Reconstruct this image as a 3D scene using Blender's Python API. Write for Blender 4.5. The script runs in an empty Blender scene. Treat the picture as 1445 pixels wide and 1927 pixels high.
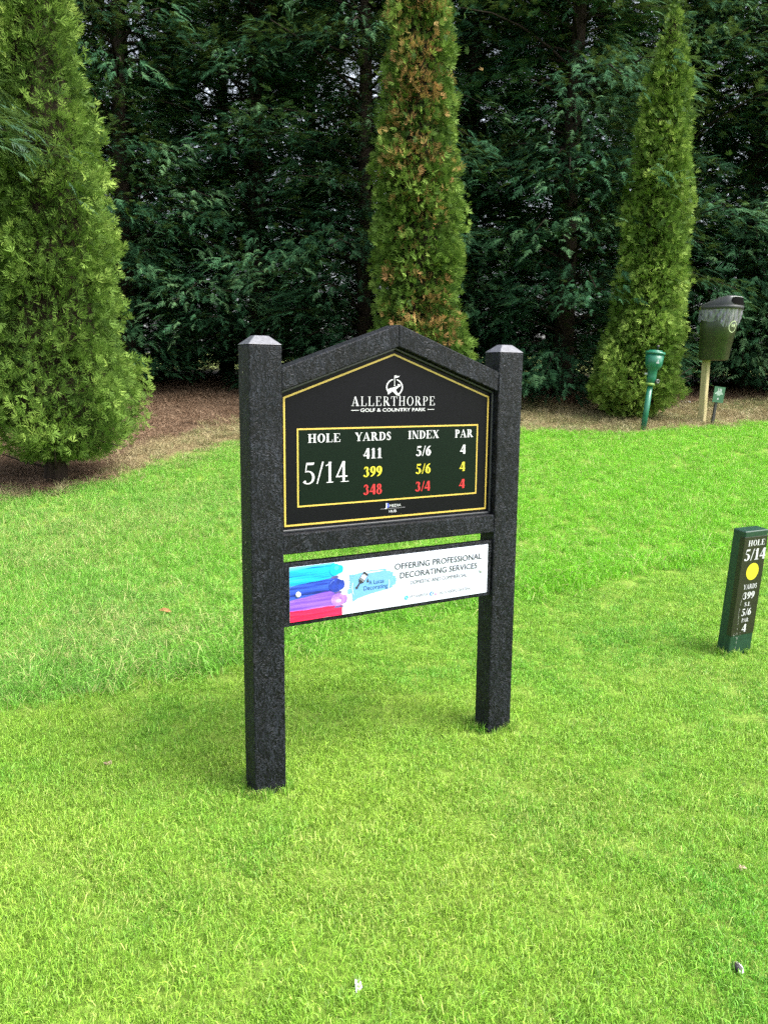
import bpy, math, os, random
import numpy as np
from mathutils import Vector, Matrix

random.seed(7)
rng = np.random.default_rng(11)
C = bpy.context.scene.collection
SC = bpy.context.scene

# ------------------------------------------------------------------ camera, sky, sun, exposure
FPX, CX, CY = 1544.8, 722.5, 963.5
RGT = np.array([0.8567, -0.5157, 0.0095]); UPV = np.array([0.0740, 0.1411, 0.9872]); FWD = np.array([0.5104, 0.8451, -0.1591])
for _v in (RGT, UPV, FWD): _v /= np.linalg.norm(_v)
CAM = np.array([-1.0058, -2.5124, 1.45])
cam_d = bpy.data.cameras.new('camera'); cam = bpy.data.objects.new('camera', cam_d); C.objects.link(cam)
cam.matrix_world = Matrix(((RGT[0], UPV[0], -FWD[0], CAM[0]), (RGT[1], UPV[1], -FWD[1], CAM[1]), (RGT[2], UPV[2], -FWD[2], CAM[2]), (0, 0, 0, 1)))
cam_d.sensor_fit = 'HORIZONTAL'; cam_d.sensor_width = 36; cam_d.lens = FPX / 1445 * 36
cam_d.clip_start = 0.05; cam_d.clip_end = 2000
SC.camera = cam

FH = np.array([FWD[0], FWD[1], 0]); FH /= np.linalg.norm(FH)      # horizontal forward
RH = np.array([FH[1], -FH[0], 0])                                  # horizontal right
sun_h = RH * 0.93 - FH * 0.36; sun_h /= np.linalg.norm(sun_h)
SUN_EL = math.radians(55)
sdir = np.array([sun_h[0] * math.cos(SUN_EL), sun_h[1] * math.cos(SUN_EL), math.sin(SUN_EL)])
sun_d = bpy.data.lights.new('sun', 'SUN'); sun = bpy.data.objects.new('sun', sun_d); C.objects.link(sun)
sun_d.energy = 1.3; sun_d.angle = math.radians(42); sun_d.color = (1.0, 0.955, 0.88)
sun.rotation_euler = Vector(sdir).to_track_quat('Z', 'Y').to_euler()
w = bpy.data.worlds.new('World'); SC.world = w; w.use_nodes = True
wn = w.node_tree; bg = wn.nodes['Background']
sky = wn.nodes.new('ShaderNodeTexSky'); sky.sky_type = 'NISHITA'; sky.sun_disc = False
sky.sun_elevation = SUN_EL; sky.sun_rotation = math.atan2(sdir[0], sdir[1]); sky.air_density = 1.0; sky.dust_density = 4.0; sky.ozone_density = 1.0
hsv = wn.nodes.new('ShaderNodeHueSaturation'); hsv.inputs['Saturation'].default_value = 0.42
wn.links.new(sky.outputs[0], hsv.inputs['Color']); wn.links.new(hsv.outputs[0], bg.inputs[0]); bg.inputs[1].default_value = 0.098
SC.view_settings.view_transform = 'Standard'; SC.view_settings.look = 'None'; SC.view_settings.gamma = 1; SC.view_settings.use_curve_mapping = False
SC.view_settings.exposure = 2.42
SC.cycles.use_denoising = False
SC.cycles.sample_clamp_indirect = 6
SC.cycles.max_bounces = 6; SC.cycles.transparent_max_bounces = 6; SC.cycles.diffuse_bounces = 4

# ------------------------------------------------------------------ helpers
def ray(px, py): return FWD + RGT * (px - CX) / FPX + UPV * (CY - py) / FPX
def at(px, py, d):                                                 # the point seen at px,py whose distance ahead is d
    v = ray(px, py); return CAM + v * d / (v @ FH)
def from_dl(d, l): return CAM[:2] + FH[:2] * d + RH[:2] * l
_ws = [(rng.uniform(-1, 1, 2) * f, rng.uniform(0, 6.28), a) for f, a in ((1.1, .010), (1.6, .010), (2.7, .006), (0.6, .02), (4.1, .004), (5.2, .003))]
def ground_z(x, y):
    x = np.asarray(x, float); y = np.asarray(y, float)
    d = (x - CAM[0]) * FH[0] + (y - CAM[1]) * FH[1]
    s = .6
    def sp(t): return s * np.logaddexp(0, t / s)
    z = .127 * sp(d - 4.6) - .085 * sp(d - 16) - .05 * sp(d - 55)
    z = np.where(d > 120, z - .0 * d, z)
    n = sum(a * np.sin(x * k[0] + y * k[1] + p) for k, p, a in _ws)
    r = np.clip(np.hypot(x - .57, y) / 3.0, 0, 1)
    return z + n * r
def ground_pt(px, py):
    lo, hi = 1.0, 60.0
    v = ray(px, py)
    for d in np.arange(1.0, 60, .02):
        p = CAM + v * d / (v @ FH)
        if p[2] <= ground_z(p[0], p[1]): return p
    return p

def ob(name, me, parent=None, mat=None, loc=None):
    o = bpy.data.objects.new(name, me); C.objects.link(o)
    if parent is not None: o.parent = parent
    if mat is not None and me is not None and not me.materials: me.materials.append(mat)
    if loc is not None: o.location = loc
    return o
def tag(o, label=None, cat=None, group=None, kind=None):
    if label: o['label'] = label
    if cat: o['category'] = cat
    if group: o['group'] = group
    if kind: o['kind'] = kind
    return o
def thing(name, label, cat, loc=(0, 0, 0), rot=(0, 0, 0), group=None):
    o = bpy.data.objects.new(name, None); C.objects.link(o); o.location = loc; o.rotation_euler = rot; o.empty_display_size = .2
    return tag(o, label, cat, group)
def mesh(verts, faces, smooth=False, name='mesh'):
    me = bpy.data.meshes.new(name); me.from_pydata([tuple(v) for v in verts], [], faces); me.update()
    if smooth: me.polygons.foreach_set('use_smooth', [True] * len(me.polygons))
    return me
class MB:
    def __init__(s): s.v = []; s.f = []
    def add(s, vs, fs):
        n = len(s.v); s.v += [tuple(map(float, v)) for v in vs]; s.f += [tuple(i + n for i in f) for f in fs]; return s
    def box(s, a, b):
        x0, y0, z0 = a; x1, y1, z1 = b
        return s.add([(x0,y0,z0),(x1,y0,z0),(x1,y1,z0),(x0,y1,z0),(x0,y0,z1),(x1,y0,z1),(x1,y1,z1),(x0,y1,z1)],
                     [(0,3,2,1),(4,5,6,7),(0,1,5,4),(1,2,6,5),(2,3,7,6),(3,0,4,7)])
    def prism(s, poly, y0, y1):                                     # polygon in XZ extruded along y
        n = len(poly); vs = [(x, y0, z) for x, z in poly] + [(x, y1, z) for x, z in poly]
        a = sum(poly[i][0]*poly[(i+1)%n][1]-poly[(i+1)%n][0]*poly[i][1] for i in range(n))
        f = [tuple(range(n)), tuple(range(2*n-1, n-1, -1))] + [(i, n+i, n+(i+1)%n, (i+1)%n) for i in range(n)]
        if a < 0: f = [t[::-1] for t in f]
        return s.add(vs, f)
    def lathe(s, prof, n=28, cx=0, cy=0, caps=True):
        vs = [(cx + r*math.cos(2*math.pi*k/n), cy + r*math.sin(2*math.pi*k/n), z) for r, z in prof for k in range(n)]
        fs = [(i*n+k, i*n+(k+1)%n, (i+1)*n+(k+1)%n, (i+1)*n+k) for i in range(len(prof)-1) for k in range(n)]
        if caps: fs += [tuple(range(n-1, -1, -1)), tuple((len(prof)-1)*n+k for k in range(n))]
        return s.add(vs, fs)
    def tube(s, pts, rad, n=8):
        pts = [Vector(p) for p in pts]; rs = rad if hasattr(rad, '__len__') else [rad]*len(pts); vs = []
        for i, p in enumerate(pts):
            t = (pts[min(i+1, len(pts)-1)] - pts[max(i-1, 0)]).normalized()
            u = t.orthogonal().normalized() if i == 0 else (u - t*u.dot(t)).normalized()
            b = t.cross(u)
            vs += [p + (u*math.cos(2*math.pi*k/n) + b*math.sin(2*math.pi*k/n))*rs[i] for k in range(n)]
        fs = [(i*n+k, i*n+(k+1)%n, (i+1)*n+(k+1)%n, (i+1)*n+k) for i in range(len(pts)-1) for k in range(n)]
        return s.add(vs, fs + [tuple(range(n-1, -1, -1)), tuple((len(pts)-1)*n+k for k in range(n))])
    def mesh(s, smooth=False): return mesh(s.v, s.f, smooth)
    def build(s, name, parent, mat, smooth=False, bevel=0, seg=2):
        o = ob(name, s.mesh(smooth), parent, mat)
        if bevel:
            b = o.modifiers.new('bevel', 'BEVEL'); b.width = bevel; b.segments = seg; b.limit_method = 'ANGLE'; b.angle_limit = math.radians(25)
        return o

# ------------------------------------------------------------------ materials
def mat(name, rough=.6, spec=.5, metallic=0):
    m = bpy.data.materials.new(name); m.use_nodes = True; t = m.node_tree; b = t.nodes['Principled BSDF']
    b.inputs['Roughness'].default_value = rough; b.inputs['Specular IOR Level'].default_value = spec; b.inputs['Metallic'].default_value = metallic
    return m, t, b
def noise(t, scale, detail=4, rough=.55, dist=0, vec=None):
    n = t.nodes.new('ShaderNodeTexNoise'); n.inputs['Scale'].default_value = scale; n.inputs['Detail'].default_value = detail
    n.inputs['Roughness'].default_value = rough; n.inputs['Distortion'].default_value = dist
    if vec is not None: t.links.new(vec, n.inputs['Vector'])
    return n
def ramp(t, fac, stops):
    r = t.nodes.new('ShaderNodeValToRGB'); e = r.color_ramp.elements
    while len(e) < len(stops): e.new(.5)
    for i, (p, c) in enumerate(stops): e[i].position = p; e[i].color = (*c, 1) if len(c) == 3 else c
    t.links.new(fac, r.inputs[0]); return r
def mixc(t, fac, a, b, mode='MIX'):
    m = t.nodes.new('ShaderNodeMix'); m.data_type = 'RGBA'; m.blend_type = mode; m.clamp_factor = True
    for k, v in ((0, fac), (6, a), (7, b)):
        if hasattr(v, 'links'): t.links.new(v, m.inputs[k])
        else: m.inputs[k].default_value = v if k == 0 else (*v, 1)
    return m.outputs[2]
def math_(t, op, a, b=None, clamp=False):
    m = t.nodes.new('ShaderNodeMath'); m.operation = op; m.use_clamp = clamp
    for k, v in ((0, a), (1, b)):
        if v is None: continue
        if hasattr(v, 'links'): t.links.new(v, m.inputs[k])
        else: m.inputs[k].default_value = v
    return m.outputs[0]
def objco(t, scale=(1, 1, 1), out='Object'):
    c = t.nodes.new('ShaderNodeTexCoord'); mp = t.nodes.new('ShaderNodeMapping'); mp.inputs['Scale'].default_value = scale
    t.links.new(c.outputs[out], mp.inputs['Vector']); return mp.outputs[0]
def bump(t, b, h, strength=.5, dist=.01):
    n = t.nodes.new('ShaderNodeBump'); n.inputs['Strength'].default_value = strength; n.inputs['Distance'].default_value = dist
    t.links.new(h, n.inputs['Height']); t.links.new(n.outputs[0], b.inputs['Normal']); return n
def simple(name, c1, c2=None, scale=20, rough=.6, spec=.5, bmp=0, metallic=0, bdist=.003, stretch=(1, 1, 1)):
    m, t, b = mat(name, rough, spec, metallic); v = objco(t, stretch)
    n = noise(t, scale, 5, vec=v); c2 = c2 or tuple(x*.8 for x in c1)
    r = ramp(t, n.outputs[0], [(.35, c1), (.68, c2)]); t.links.new(r.outputs[0], b.inputs['Base Color'])
    if bmp: bump(t, b, n.outputs[0], bmp, bdist)
    return m

def plastic_lumber():
    m, t, b = mat('black_recycled_plastic', .42, .20); v = objco(t, (1, 1, .5)); vs = objco(t, (1, 1, .12))
    big = noise(t, 5, 3, vec=v); warp = noise(t, 9, 3, .6, 1.5, v); streak = noise(t, 60, 3, .6, .6, vs); curl = noise(t, 34, 4, .62, 5.5, v)
    sc = t.nodes.new('ShaderNodeVectorMath'); sc.operation = 'SCALE'; sc.inputs['Scale'].default_value = .16; add = t.nodes.new('ShaderNodeVectorMath'); add.operation = 'ADD'
    t.links.new(warp.outputs['Color'], sc.inputs[0]); t.links.new(v, add.inputs[0]); t.links.new(sc.outputs[0], add.inputs[1])
    wv = noise(t, 30, 2, .55, 2.0, add.outputs[0])
    ridge = math_(t, 'SUBTRACT', 1.0, math_(t, 'MULTIPLY', math_(t, 'ABSOLUTE', math_(t, 'SUBTRACT', wv.outputs[0], .5)), 13.0), True)     # thin wrinkle lines
    h = math_(t, 'ADD', math_(t, 'MULTIPLY', ridge, .55), math_(t, 'ADD', math_(t, 'MULTIPLY', curl.outputs[0], .9), math_(t, 'MULTIPLY', streak.outputs[0], .5)))
    bump(t, b, h, .8, .0040)
    k = math_(t, 'MULTIPLY', math_(t, 'SUBTRACT', curl.outputs[0], .53), 5.0, True)
    k = math_(t, 'ADD', math_(t, 'MULTIPLY', k, .6), math_(t, 'MULTIPLY', ridge, math_(t, 'MULTIPLY', big.outputs[0], .7)), True)
    k = math_(t, 'MULTIPLY', k, math_(t, 'ADD', math_(t, 'MULTIPLY', streak.outputs[0], 1.1), .1), True)
    c = mixc(t, k, (.0010, .0013, .0018), (.054, .063, .086)); t.links.new(c, b.inputs['Base Color'])
    t.links.new(math_(t, 'ADD', .36, math_(t, 'MULTIPLY', big.outputs[0], .25)), b.inputs['Roughness'])
    return m
M_LUM = plastic_lumber()
M_PANEL, _t, _b = mat('printed_panel_black', .30, .12)
_v = objco(_t); _n = noise(_t, 5, 3, vec=_v); _n2 = noise(_t, 240, 2, vec=objco(_t, (1, 1, .2)))
_t.links.new(mixc(_t, math_(_t, 'MULTIPLY', _n2.outputs[0], .5), (.0030, .0030, .0045), (.0065, .0062, .0095)), _b.inputs['Base Color'])
bump(_t, _b, _n.outputs[0], .05, .01)
M_TABLE, _t, _b = mat('printed_panel_green', .32, .12)
_t.links.new(mixc(_t, math_(_t, 'MULTIPLY', noise(_t, 240, 2, vec=objco(_t, (1, 1, .2))).outputs[0], .5), (.0022, .0065, .0040), (.0045, .0105, .0070)), _b.inputs['Base Color'])
M_YEL = simple('yellow_print', (.48, .35, .065), (.42, .30, .05), 60, .4)
M_WHT = simple('white_print', (.50, .51, .53), (.45, .46, .48), 60, .4)
M_LEM = simple('lemon_print', (.55, .49, .03), (.5, .44, .02), 60, .4)
M_RED = simple('red_print', (.50, .018, .024), (.42, .015, .02), 60, .4)
M_BLU = simple('blue_print', (.10, .14, .75), None, 60, .4)
M_INK = simple('black_print', (.022, .022, .03), (.03, .03, .04), 60, .4)
M_GREYINK = simple('grey_print', (.10, .10, .12), None, 60, .4)
M_NAVY = simple('navy_print', (.02, .07, .17), None, 60, .4)
M_BOARDW = simple('white_laminate', (.50, .54, .62), (.48, .52, .60), 3, .3, .5)
M_STROKE = simple('sky_blue_print', (.10, .27, .56), (.12, .30, .58), 90, .45)
M_RING = simple('pale_pink_print', (.40, .30, .33), None, 60, .45)
M_SCREW = simple('white_screw_cap', (.80, .81, .82), None, 40, .3)
M_CYANI = simple('cyan_icon', (.02, .35, .50), None, 60, .4)
M_FBI = simple('blue_icon', (.06, .17, .52), None, 60, .4)
M_PNKI = simple('pink_icon', (.62, .16, .50), (.80, .36, .45), 90, .4)

def paint_art(name, lo, hi, dark, bands=240):
    m, t, b = mat(name, .35, .5); v = objco(t, (3.5, 1, bands / 2.4)); n = noise(t, 1.0, 5, .65, .6, v); n2 = noise(t, .35, 2, vec=v)
    r = ramp(t, n.outputs[0], [(.30, dark), (.44, lo), (.60, hi), (.74, tuple(min(1, x*1.25 + .05) for x in hi))])
    t.links.new(r.outputs[0], b.inputs['Base Color']); return m
M_PA = [paint_art('paint_turquoise', (.005, .26, .60), (.01, .40, .72), (.0, .06, .28)),
        paint_art('paint_blue', (.012, .035, .30), (.03, .09, .50), (.003, .006, .06)),
        paint_art('paint_violet', (.13, .05, .42), (.24, .11, .56), (.04, .01, .20)),
        paint_art('paint_red', (.56, .006, .05), (.62, .015, .08), (.24, .0, .02))]
M_PALETUR = paint_art('paint_pale_turquoise', (.06, .48, .60), (.14, .56, .64), (.01, .3, .5))

def foliage(name, dark, mid, light, dead=None, transl=.3, rough=.55, spec=.25, pscale=.8):
    m, t, b = mat(name, rough, spec)
    a = t.nodes.new('ShaderNodeAttribute'); a.attribute_name = 'tint'
    oi = t.nodes.new('ShaderNodeObjectInfo')
    g = t.nodes.new('ShaderNodeNewGeometry'); n = noise(t, pscale, 3, vec=g.outputs['Position'])
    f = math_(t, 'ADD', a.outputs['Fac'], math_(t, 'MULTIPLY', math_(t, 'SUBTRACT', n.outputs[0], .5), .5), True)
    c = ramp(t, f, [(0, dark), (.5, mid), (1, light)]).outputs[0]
    if dead:
        a2 = t.nodes.new('ShaderNodeAttribute'); a2.attribute_name = 'dead'
        c = mixc(t, a2.outputs['Fac'], c, dead)
    t.links.new(c, b.inputs['Base Color'])
    tr = t.nodes.new('ShaderNodeBsdfTranslucent'); t.links.new(mixc(t, .35, c, (.30, .42, .06), 'MIX') if not dead else c, tr.inputs[0])
    mx = t.nodes.new('ShaderNodeMixShader'); mx.inputs[0].default_value = transl
    t.links.new(b.outputs[0], mx.inputs[1]); t.links.new(tr.outputs[0], mx.inputs[2])
    t.links.new(mx.outputs[0], t.nodes['Material Output'].inputs['Surface'])
    return m
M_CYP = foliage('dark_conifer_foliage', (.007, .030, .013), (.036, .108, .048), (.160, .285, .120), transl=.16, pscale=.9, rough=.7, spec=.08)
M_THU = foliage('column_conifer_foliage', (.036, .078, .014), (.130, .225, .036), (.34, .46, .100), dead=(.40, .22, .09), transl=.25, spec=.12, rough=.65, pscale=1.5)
M_BARK = simple('conifer_bark', (.018, .013, .010), (.042, .030, .022), 9, .9, .2, .8, bdist=.02, stretch=(4, 4, .5))
M_TWIG = simple('dry_inner_twigs', (.010, .009, .005), (.024, .018, .010), 30, .95, .1, .6, bdist=.03)

def grass_mat(name, g1, g2, straw, transl=.35):
    m, t, b = mat(name, .48, .35)
    a = t.nodes.new('ShaderNodeAttribute'); a.attribute_name = 'tint'
    d = t.nodes.new('ShaderNodeAttribute'); d.attribute_name = 'dry'; d.attribute_type = 'INSTANCER'
    l = t.nodes.new('ShaderNodeAttribute'); l.attribute_name = 'lush'; l.attribute_type = 'INSTANCER'
    c = mixc(t, l.outputs['Fac'], g1, g2)
    v = math_(t, 'ADD', math_(t, 'MULTIPLY', a.outputs['Fac'], 1.10), .42)
    vm = t.nodes.new('ShaderNodeVectorMath'); vm.operation = 'SCALE'; t.links.new(c, vm.inputs[0]); t.links.new(v, vm.inputs['Scale'])
    s = math_(t, 'GREATER_THAN', math_(t, 'ADD', a.outputs['Fac'], math_(t, 'MULTIPLY', d.outputs['Fac'], 1.0)), 1.0)
    c = mixc(t, math_(t, 'MULTIPLY', s, .85), vm.outputs[0], straw)
    t.links.new(c, b.inputs['Base Color'])
    tr = t.nodes.new('ShaderNodeBsdfTranslucent'); t.links.new(c, tr.inputs[0])
    mx = t.nodes.new('ShaderNodeMixShader'); mx.inputs[0].default_value = transl
    t.links.new(b.outputs[0], mx.inputs[1]); t.links.new(tr.outputs[0], mx.inputs[2])
    t.links.new(mx.outputs[0], t.nodes['Material Output'].inputs['Surface'])
    return m
M_GRS = grass_mat('lawn_grass', (.272, .440, .050), (.110, .340, .030), (.42, .48, .13))
M_RGH = grass_mat('rough_grass', (.165, .375, .058), (.160, .440, .020), (.50, .47, .20))
M_STRAW = grass_mat('dry_straw', (.26, .215, .11), (.12, .20, .045), (.36, .30, .16), .15)
M_NEED = simple('fallen_needles', (.13, .072, .040), (.29, .21, .14), 9, .8, .2)

# ------------------------------------------------------------------ ground
LAWN_EDGE = [(-260, 955), (0, 938), (120, 922), (230, 898), (330, 862), (460, 832), (980, 812), (1200, 816), (1345, 803), (1445, 798), (1750, 790)]
LITTER_EDGE = [(-260, 952), (0, 934), (120, 914), (230, 872), (300, 822), (460, 792), (980, 752), (1200, 772), (1300, 758), (1445, 752), (1750, 745)]
ROUGH_EDGE = [(-350, 1350), (0, 1338), (230, 1312), (460, 1250), (540, 1228), (900, 1150), (1100, 1105), (1445, 1040), (1800, 980)]
def edge_fn(px):
    a, d = [], []
    for x, y in px:
        p = ground_pt(x, y) - CAM; dd = p @ FH; a.append((p @ RH) / dd); d.append(dd)
    return np.array(a), np.array(d)
E_LAWN, E_LIT, E_RGH = edge_fn(LAWN_EDGE), edge_fn(LITTER_EDGE), edge_fn(ROUGH_EDGE)
def wob(x, y, f=1.0, s=0): return (np.sin(x*3.1*f+s)+np.sin(y*2.7*f+1.3+s)+np.sin((x+y)*5.3*f+2+s)*.6+np.sin((x-y)*9.1*f+s)*.4)/3.0
def zones(x, y):
    dx, dy = x - CAM[0], y - CAM[1]; d = dx*FH[0] + dy*FH[1]; l = dx*RH[0] + dy*RH[1]; a = l / np.maximum(d, .5)
    f = lambda E, k: d - np.interp(a, E[0], E[1]) + k * wob(x, y, 1.2)
    return f(E_RGH, .10), f(E_LAWN, .22), f(E_LIT, .35), d, l
nd, nl = 420, 300
D = np.concatenate([np.linspace(-12, 1, 20), np.linspace(1.1, 20, nd - 60), np.geomspace(20.4, 400, 40)]); nd = len(D)
S = np.linspace(-1, 1, nl); L = np.sign(S) * (np.abs(S) * 13 + np.abs(S)**9 * 330)
DD, LL = np.meshgrid(D, L, indexing='ij'); X = CAM[0] + FH[0]*DD + RH[0]*LL; Y = CAM[1] + FH[1]*DD + RH[1]*LL; Z = ground_z(X, Y)
V = np.stack([X, Y, Z], -1).reshape(-1, 3)
i = np.arange(nd-1)[:, None]*nl + np.arange(nl-1)[None]; F = np.stack([i, i+1, i+nl+1, i+nl], -1).reshape(-1, 4)[:, ::-1]
def np_mesh(V, F, attrs=None, smooth=False, name='mesh'):
    me = bpy.data.meshes.new(name); n, k = F.shape
    me.vertices.add(len(V)); me.vertices.foreach_set('co', np.ascontiguousarray(V, np.float32).ravel())
    me.loops.add(n*k); me.loops.foreach_set('vertex_index', np.ascontiguousarray(F, np.int32).ravel())
    me.polygons.add(n); me.polygons.foreach_set('loop_start', np.arange(0, n*k, k, dtype=np.int32))
    if smooth: me.polygons.foreach_set('use_smooth', np.ones(n, bool))
    for a, v in (attrs or {}).items():
        at_ = me.attributes.new(a, 'FLOAT', 'POINT'); at_.data.foreach_set('value', np.ascontiguousarray(v, np.float32))
    me.update(calc_edges=True); return me
r_, la_, li_, d_, l_ = zones(V[:, 0], V[:, 1])
M_GND, t, b = mat('soil_and_thatch', .9, .15); g = t.nodes.new('ShaderNodeNewGeometry')
n1 = noise(t, 3, 5, vec=g.outputs['Position']); n2 = noise(t, 45, 5, .7, vec=g.outputs['Position']); n3 = noise(t, .5, 3, vec=g.outputs['Position'])
green = ramp(t, n2.outputs[0], [(.35, (.075, .14, .014)), (.65, (.18, .30, .035))]).outputs[0]
green = mixc(t, math_(t, 'MULTIPLY', n1.outputs[0], .35), green, (.16, .15, .06))
strw = ramp(t, n2.outputs[0], [(.3, (.07, .055, .025)), (.7, (.22, .17, .09))]).outputs[0]
lit = ramp(t, n2.outputs[0], [(.3, (.028, .017, .010)), (.52, (.085, .053, .032)), (.72, (.20, .145, .095))]).outputs[0]
aS = t.nodes.new('ShaderNodeAttribute'); aS.attribute_name = 'straw'; aL = t.nodes.new('ShaderNodeAttribute'); aL.attribute_name = 'litter'
aF = t.nodes.new('ShaderNodeAttribute'); aF.attribute_name = 'field'
c = mixc(t, aL.outputs['Fac'], mixc(t, aS.outputs['Fac'], green, strw), lit)
c = mixc(t, aF.outputs['Fac'], c, ramp(t, n3.outputs[0], [(.3, (.20, .27, .07)), (.7, (.30, .33, .12))]).outputs[0])
t.links.new(c, b.inputs['Base Color']); bump(t, b, n2.outputs[0], .7, .02)
sm = lambda v, w_: np.clip(v / w_ + .5, 0, 1)
field = sm(d_ - 21, 3)
tag(ob('ground', np_mesh(V, F, {'straw': sm(la_, .35), 'litter': sm(li_, .4) * (1 - field), 'field': field}, True, 'ground'), None, M_GND), kind='structure')

# ------------------------------------------------------------------ grass (stuff, instanced tufts)
def blades(nb, rad, hmin, hmax, width, lean, lean_dir=None, seed=0, flat=0.0, dark=.0):
    r = np.random.default_rng(seed); V, F, T = [], [], []
    for k in range(nb):
        a = r.uniform(0, 6.283); q = rad*math.sqrt(r.uniform()); x, y = q*math.cos(a), q*math.sin(a)
        h = r.uniform(hmin, hmax); la = r.uniform(0, 6.283) if lean_dir is None else lean_dir + r.normal(0, .9)
        ln = abs(r.normal(0, lean)) + lean*.25; ux, uy = math.cos(la), math.sin(la)
        wa = r.uniform(0, 3.1416); wx, wy = math.cos(wa)*width*r.uniform(.6, 1.2), math.sin(wa)*width*r.uniform(.6, 1.2)
        o1, o2 = h*ln*.35, h*ln; z1, z2 = h*(.6 - .15*flat), h*max(.12, 1 - .45*min(ln, 1.6))
        n = len(V)
        V += [(x-wx, y-wy, -.006), (x+wx, y+wy, -.006), (x+ux*o1-wx*.8, y+uy*o1-wy*.8, z1), (x+ux*o1+wx*.8, y+uy*o1+wy*.8, z1), (x+ux*o2, y+uy*o2, z2)]
        F += [(n, n+1, n+3), (n, n+3, n+2), (n+2, n+3, n+4)]; T += [r.uniform(0, 1)]*5
    return np_mesh(np.array(V), np.array(F), {'tint': np.array(T)}, name='tuft')
def sources(name, m, specs):
    out = []
    for s in specs:
        me = blades(**s); me.materials.append(m); out.append(bpy.data.objects.new(name, me))
    return out
def scatter_gn(name, pts, rot, scl, attrs, srcs, vi):
    me = bpy.data.meshes.new(name); me.vertices.add(len(pts)); me.vertices.foreach_set('co', pts.astype(np.float32).ravel())
    for k, v in attrs.items():
        a = me.attributes.new(k, 'FLOAT', 'POINT'); a.data.foreach_set('value', v.astype(np.float32))
    a = me.attributes.new('scl', 'FLOAT', 'POINT'); a.data.foreach_set('value', scl.astype(np.float32))
    a = me.attributes.new('vi', 'INT', 'POINT'); a.data.foreach_set('value', vi.astype(np.int32))
    a = me.attributes.new('rot', 'FLOAT_VECTOR', 'POINT'); a.data.foreach_set('vector', rot.astype(np.float32).ravel())
    me.update(); o = ob(name, me)
    ng = bpy.data.node_groups.new(name, 'GeometryNodeTree')
    ng.interface.new_socket('Geometry', in_out='INPUT', socket_type='NodeSocketGeometry'); ng.interface.new_socket('Geometry', in_out='OUTPUT', socket_type='NodeSocketGeometry')
    N = ng.nodes; gi = N.new('NodeGroupInput'); go = N.new('NodeGroupOutput'); ip = N.new('GeometryNodeInstanceOnPoints'); jn = N.new('GeometryNodeJoinGeometry')
    for s in reversed(srcs):
        oi = N.new('GeometryNodeObjectInfo'); oi.inputs['Object'].default_value = s; oi.inputs['As Instance'].default_value = True
        ng.links.new(oi.outputs['Geometry'], jn.inputs[0])
    def na(n_, ty):
        q = N.new('GeometryNodeInputNamedAttribute'); q.data_type = ty; q.inputs['Name'].default_value = n_; return q.outputs['Attribute']
    ng.links.new(gi.outputs[0], ip.inputs['Points']); ng.links.new(jn.outputs[0], ip.inputs['Instance']); ip.inputs['Pick Instance'].default_value = True
    ng.links.new(na('vi', 'INT'), ip.inputs['Instance Index']); ng.links.new(na('rot', 'FLOAT_VECTOR'), ip.inputs['Rotation']); ng.links.new(na('scl', 'FLOAT'), ip.inputs['Scale'])
    ng.links.new(ip.outputs[0], go.inputs[0])
    md = o.modifiers.new('scatter', 'NODES'); md.node_group = ng
    return o
def sample(n, d0, d1, extra=1.6, k=.5):
    d = rng.uniform(d0, d1, int(n*2.2)); wmax = k*d1 + extra; l = rng.uniform(-wmax, wmax, len(d)); ok = np.abs(l) < k*d + extra
    d, l = d[ok], l[ok]; return CAM[0] + FH[0]*d + RH[0]*l, CAM[1] + FH[1]*d + RH[1]*l
def zone_pts(dens, d0, d1):
    area = (d1-d0)*((.5*(d0+d1))+3.2); wbox = 2*(.5*d1+1.6)*(d1-d0); n = int(dens*wbox/2.2)
    return sample(n, d0, d1)
def inside_sign(x, y):
    bad = np.zeros(len(x), bool)
    for x0 in (0, 1.024): bad |= (x > x0-.012) & (x < x0+.129) & (y > -.012) & (y < .106)
    return bad
def layer(name, label, srcs, parts, keep, attrf, smin, smax, tilt=.12, sclf=None):
    xs, ys = zip(*[zone_pts(*p) for p in parts]); x = np.concatenate(xs); y = np.concatenate(ys)
    k = keep(x, y) & ~inside_sign(x, y); x, y = x[k], y[k]; n = len(x)
    P = np.stack([x, y, ground_z(x, y)], -1); rot = np.stack([rng.normal(0, tilt, n), rng.normal(0, tilt, n), rng.uniform(0, 6.283, n)], -1)
    o = scatter_gn(name, P, rot, rng.uniform(smin, smax, n) * (sclf(x, y) if sclf else 1), attrf(x, y), srcs, rng.integers(0, len(srcs), n))
    return tag(o, label, name.replace('_', ' '), kind='stuff')
def patch(x, y, f, s): return np.clip(.5 + .62*wob(x*f + wob(y, x, .7, s), y*f, .9, s), 0, 1)
LDIR = math.atan2(RH[1]*-.8 + FH[1]*.6, RH[0]*-.8 + FH[0]*.6)
lawn_src = sources('lawn_tuft', M_GRS, [dict(nb=120, rad=.07, hmin=.009, hmax=.023, width=.0012, lean=.9, seed=k) for k in range(6)] + [dict(nb=60, rad=.055, hmin=.016, hmax=.034, width=.0013, lean=1.0, seed=20)])
def keep_l(x, y):
    r, la, li, d, l = zones(x, y); return (r + rng.normal(0, .09, len(x)) < 0)
def at_l(x, y):
    r, la, li, d, l = zones(x, y); a = l / d
    return {'dry': np.clip(.02 + .20*patch(x, y, .9, 1)**3 + rng.normal(0, .03, len(x)), 0, 1), 'lush': np.clip(.05 + .9*patch(x, y, .8, 4)*(.4+.6*patch(x, y, 2.6, 9)) + .35*a + rng.normal(0, .12, len(x)), 0, 1)}
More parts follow.
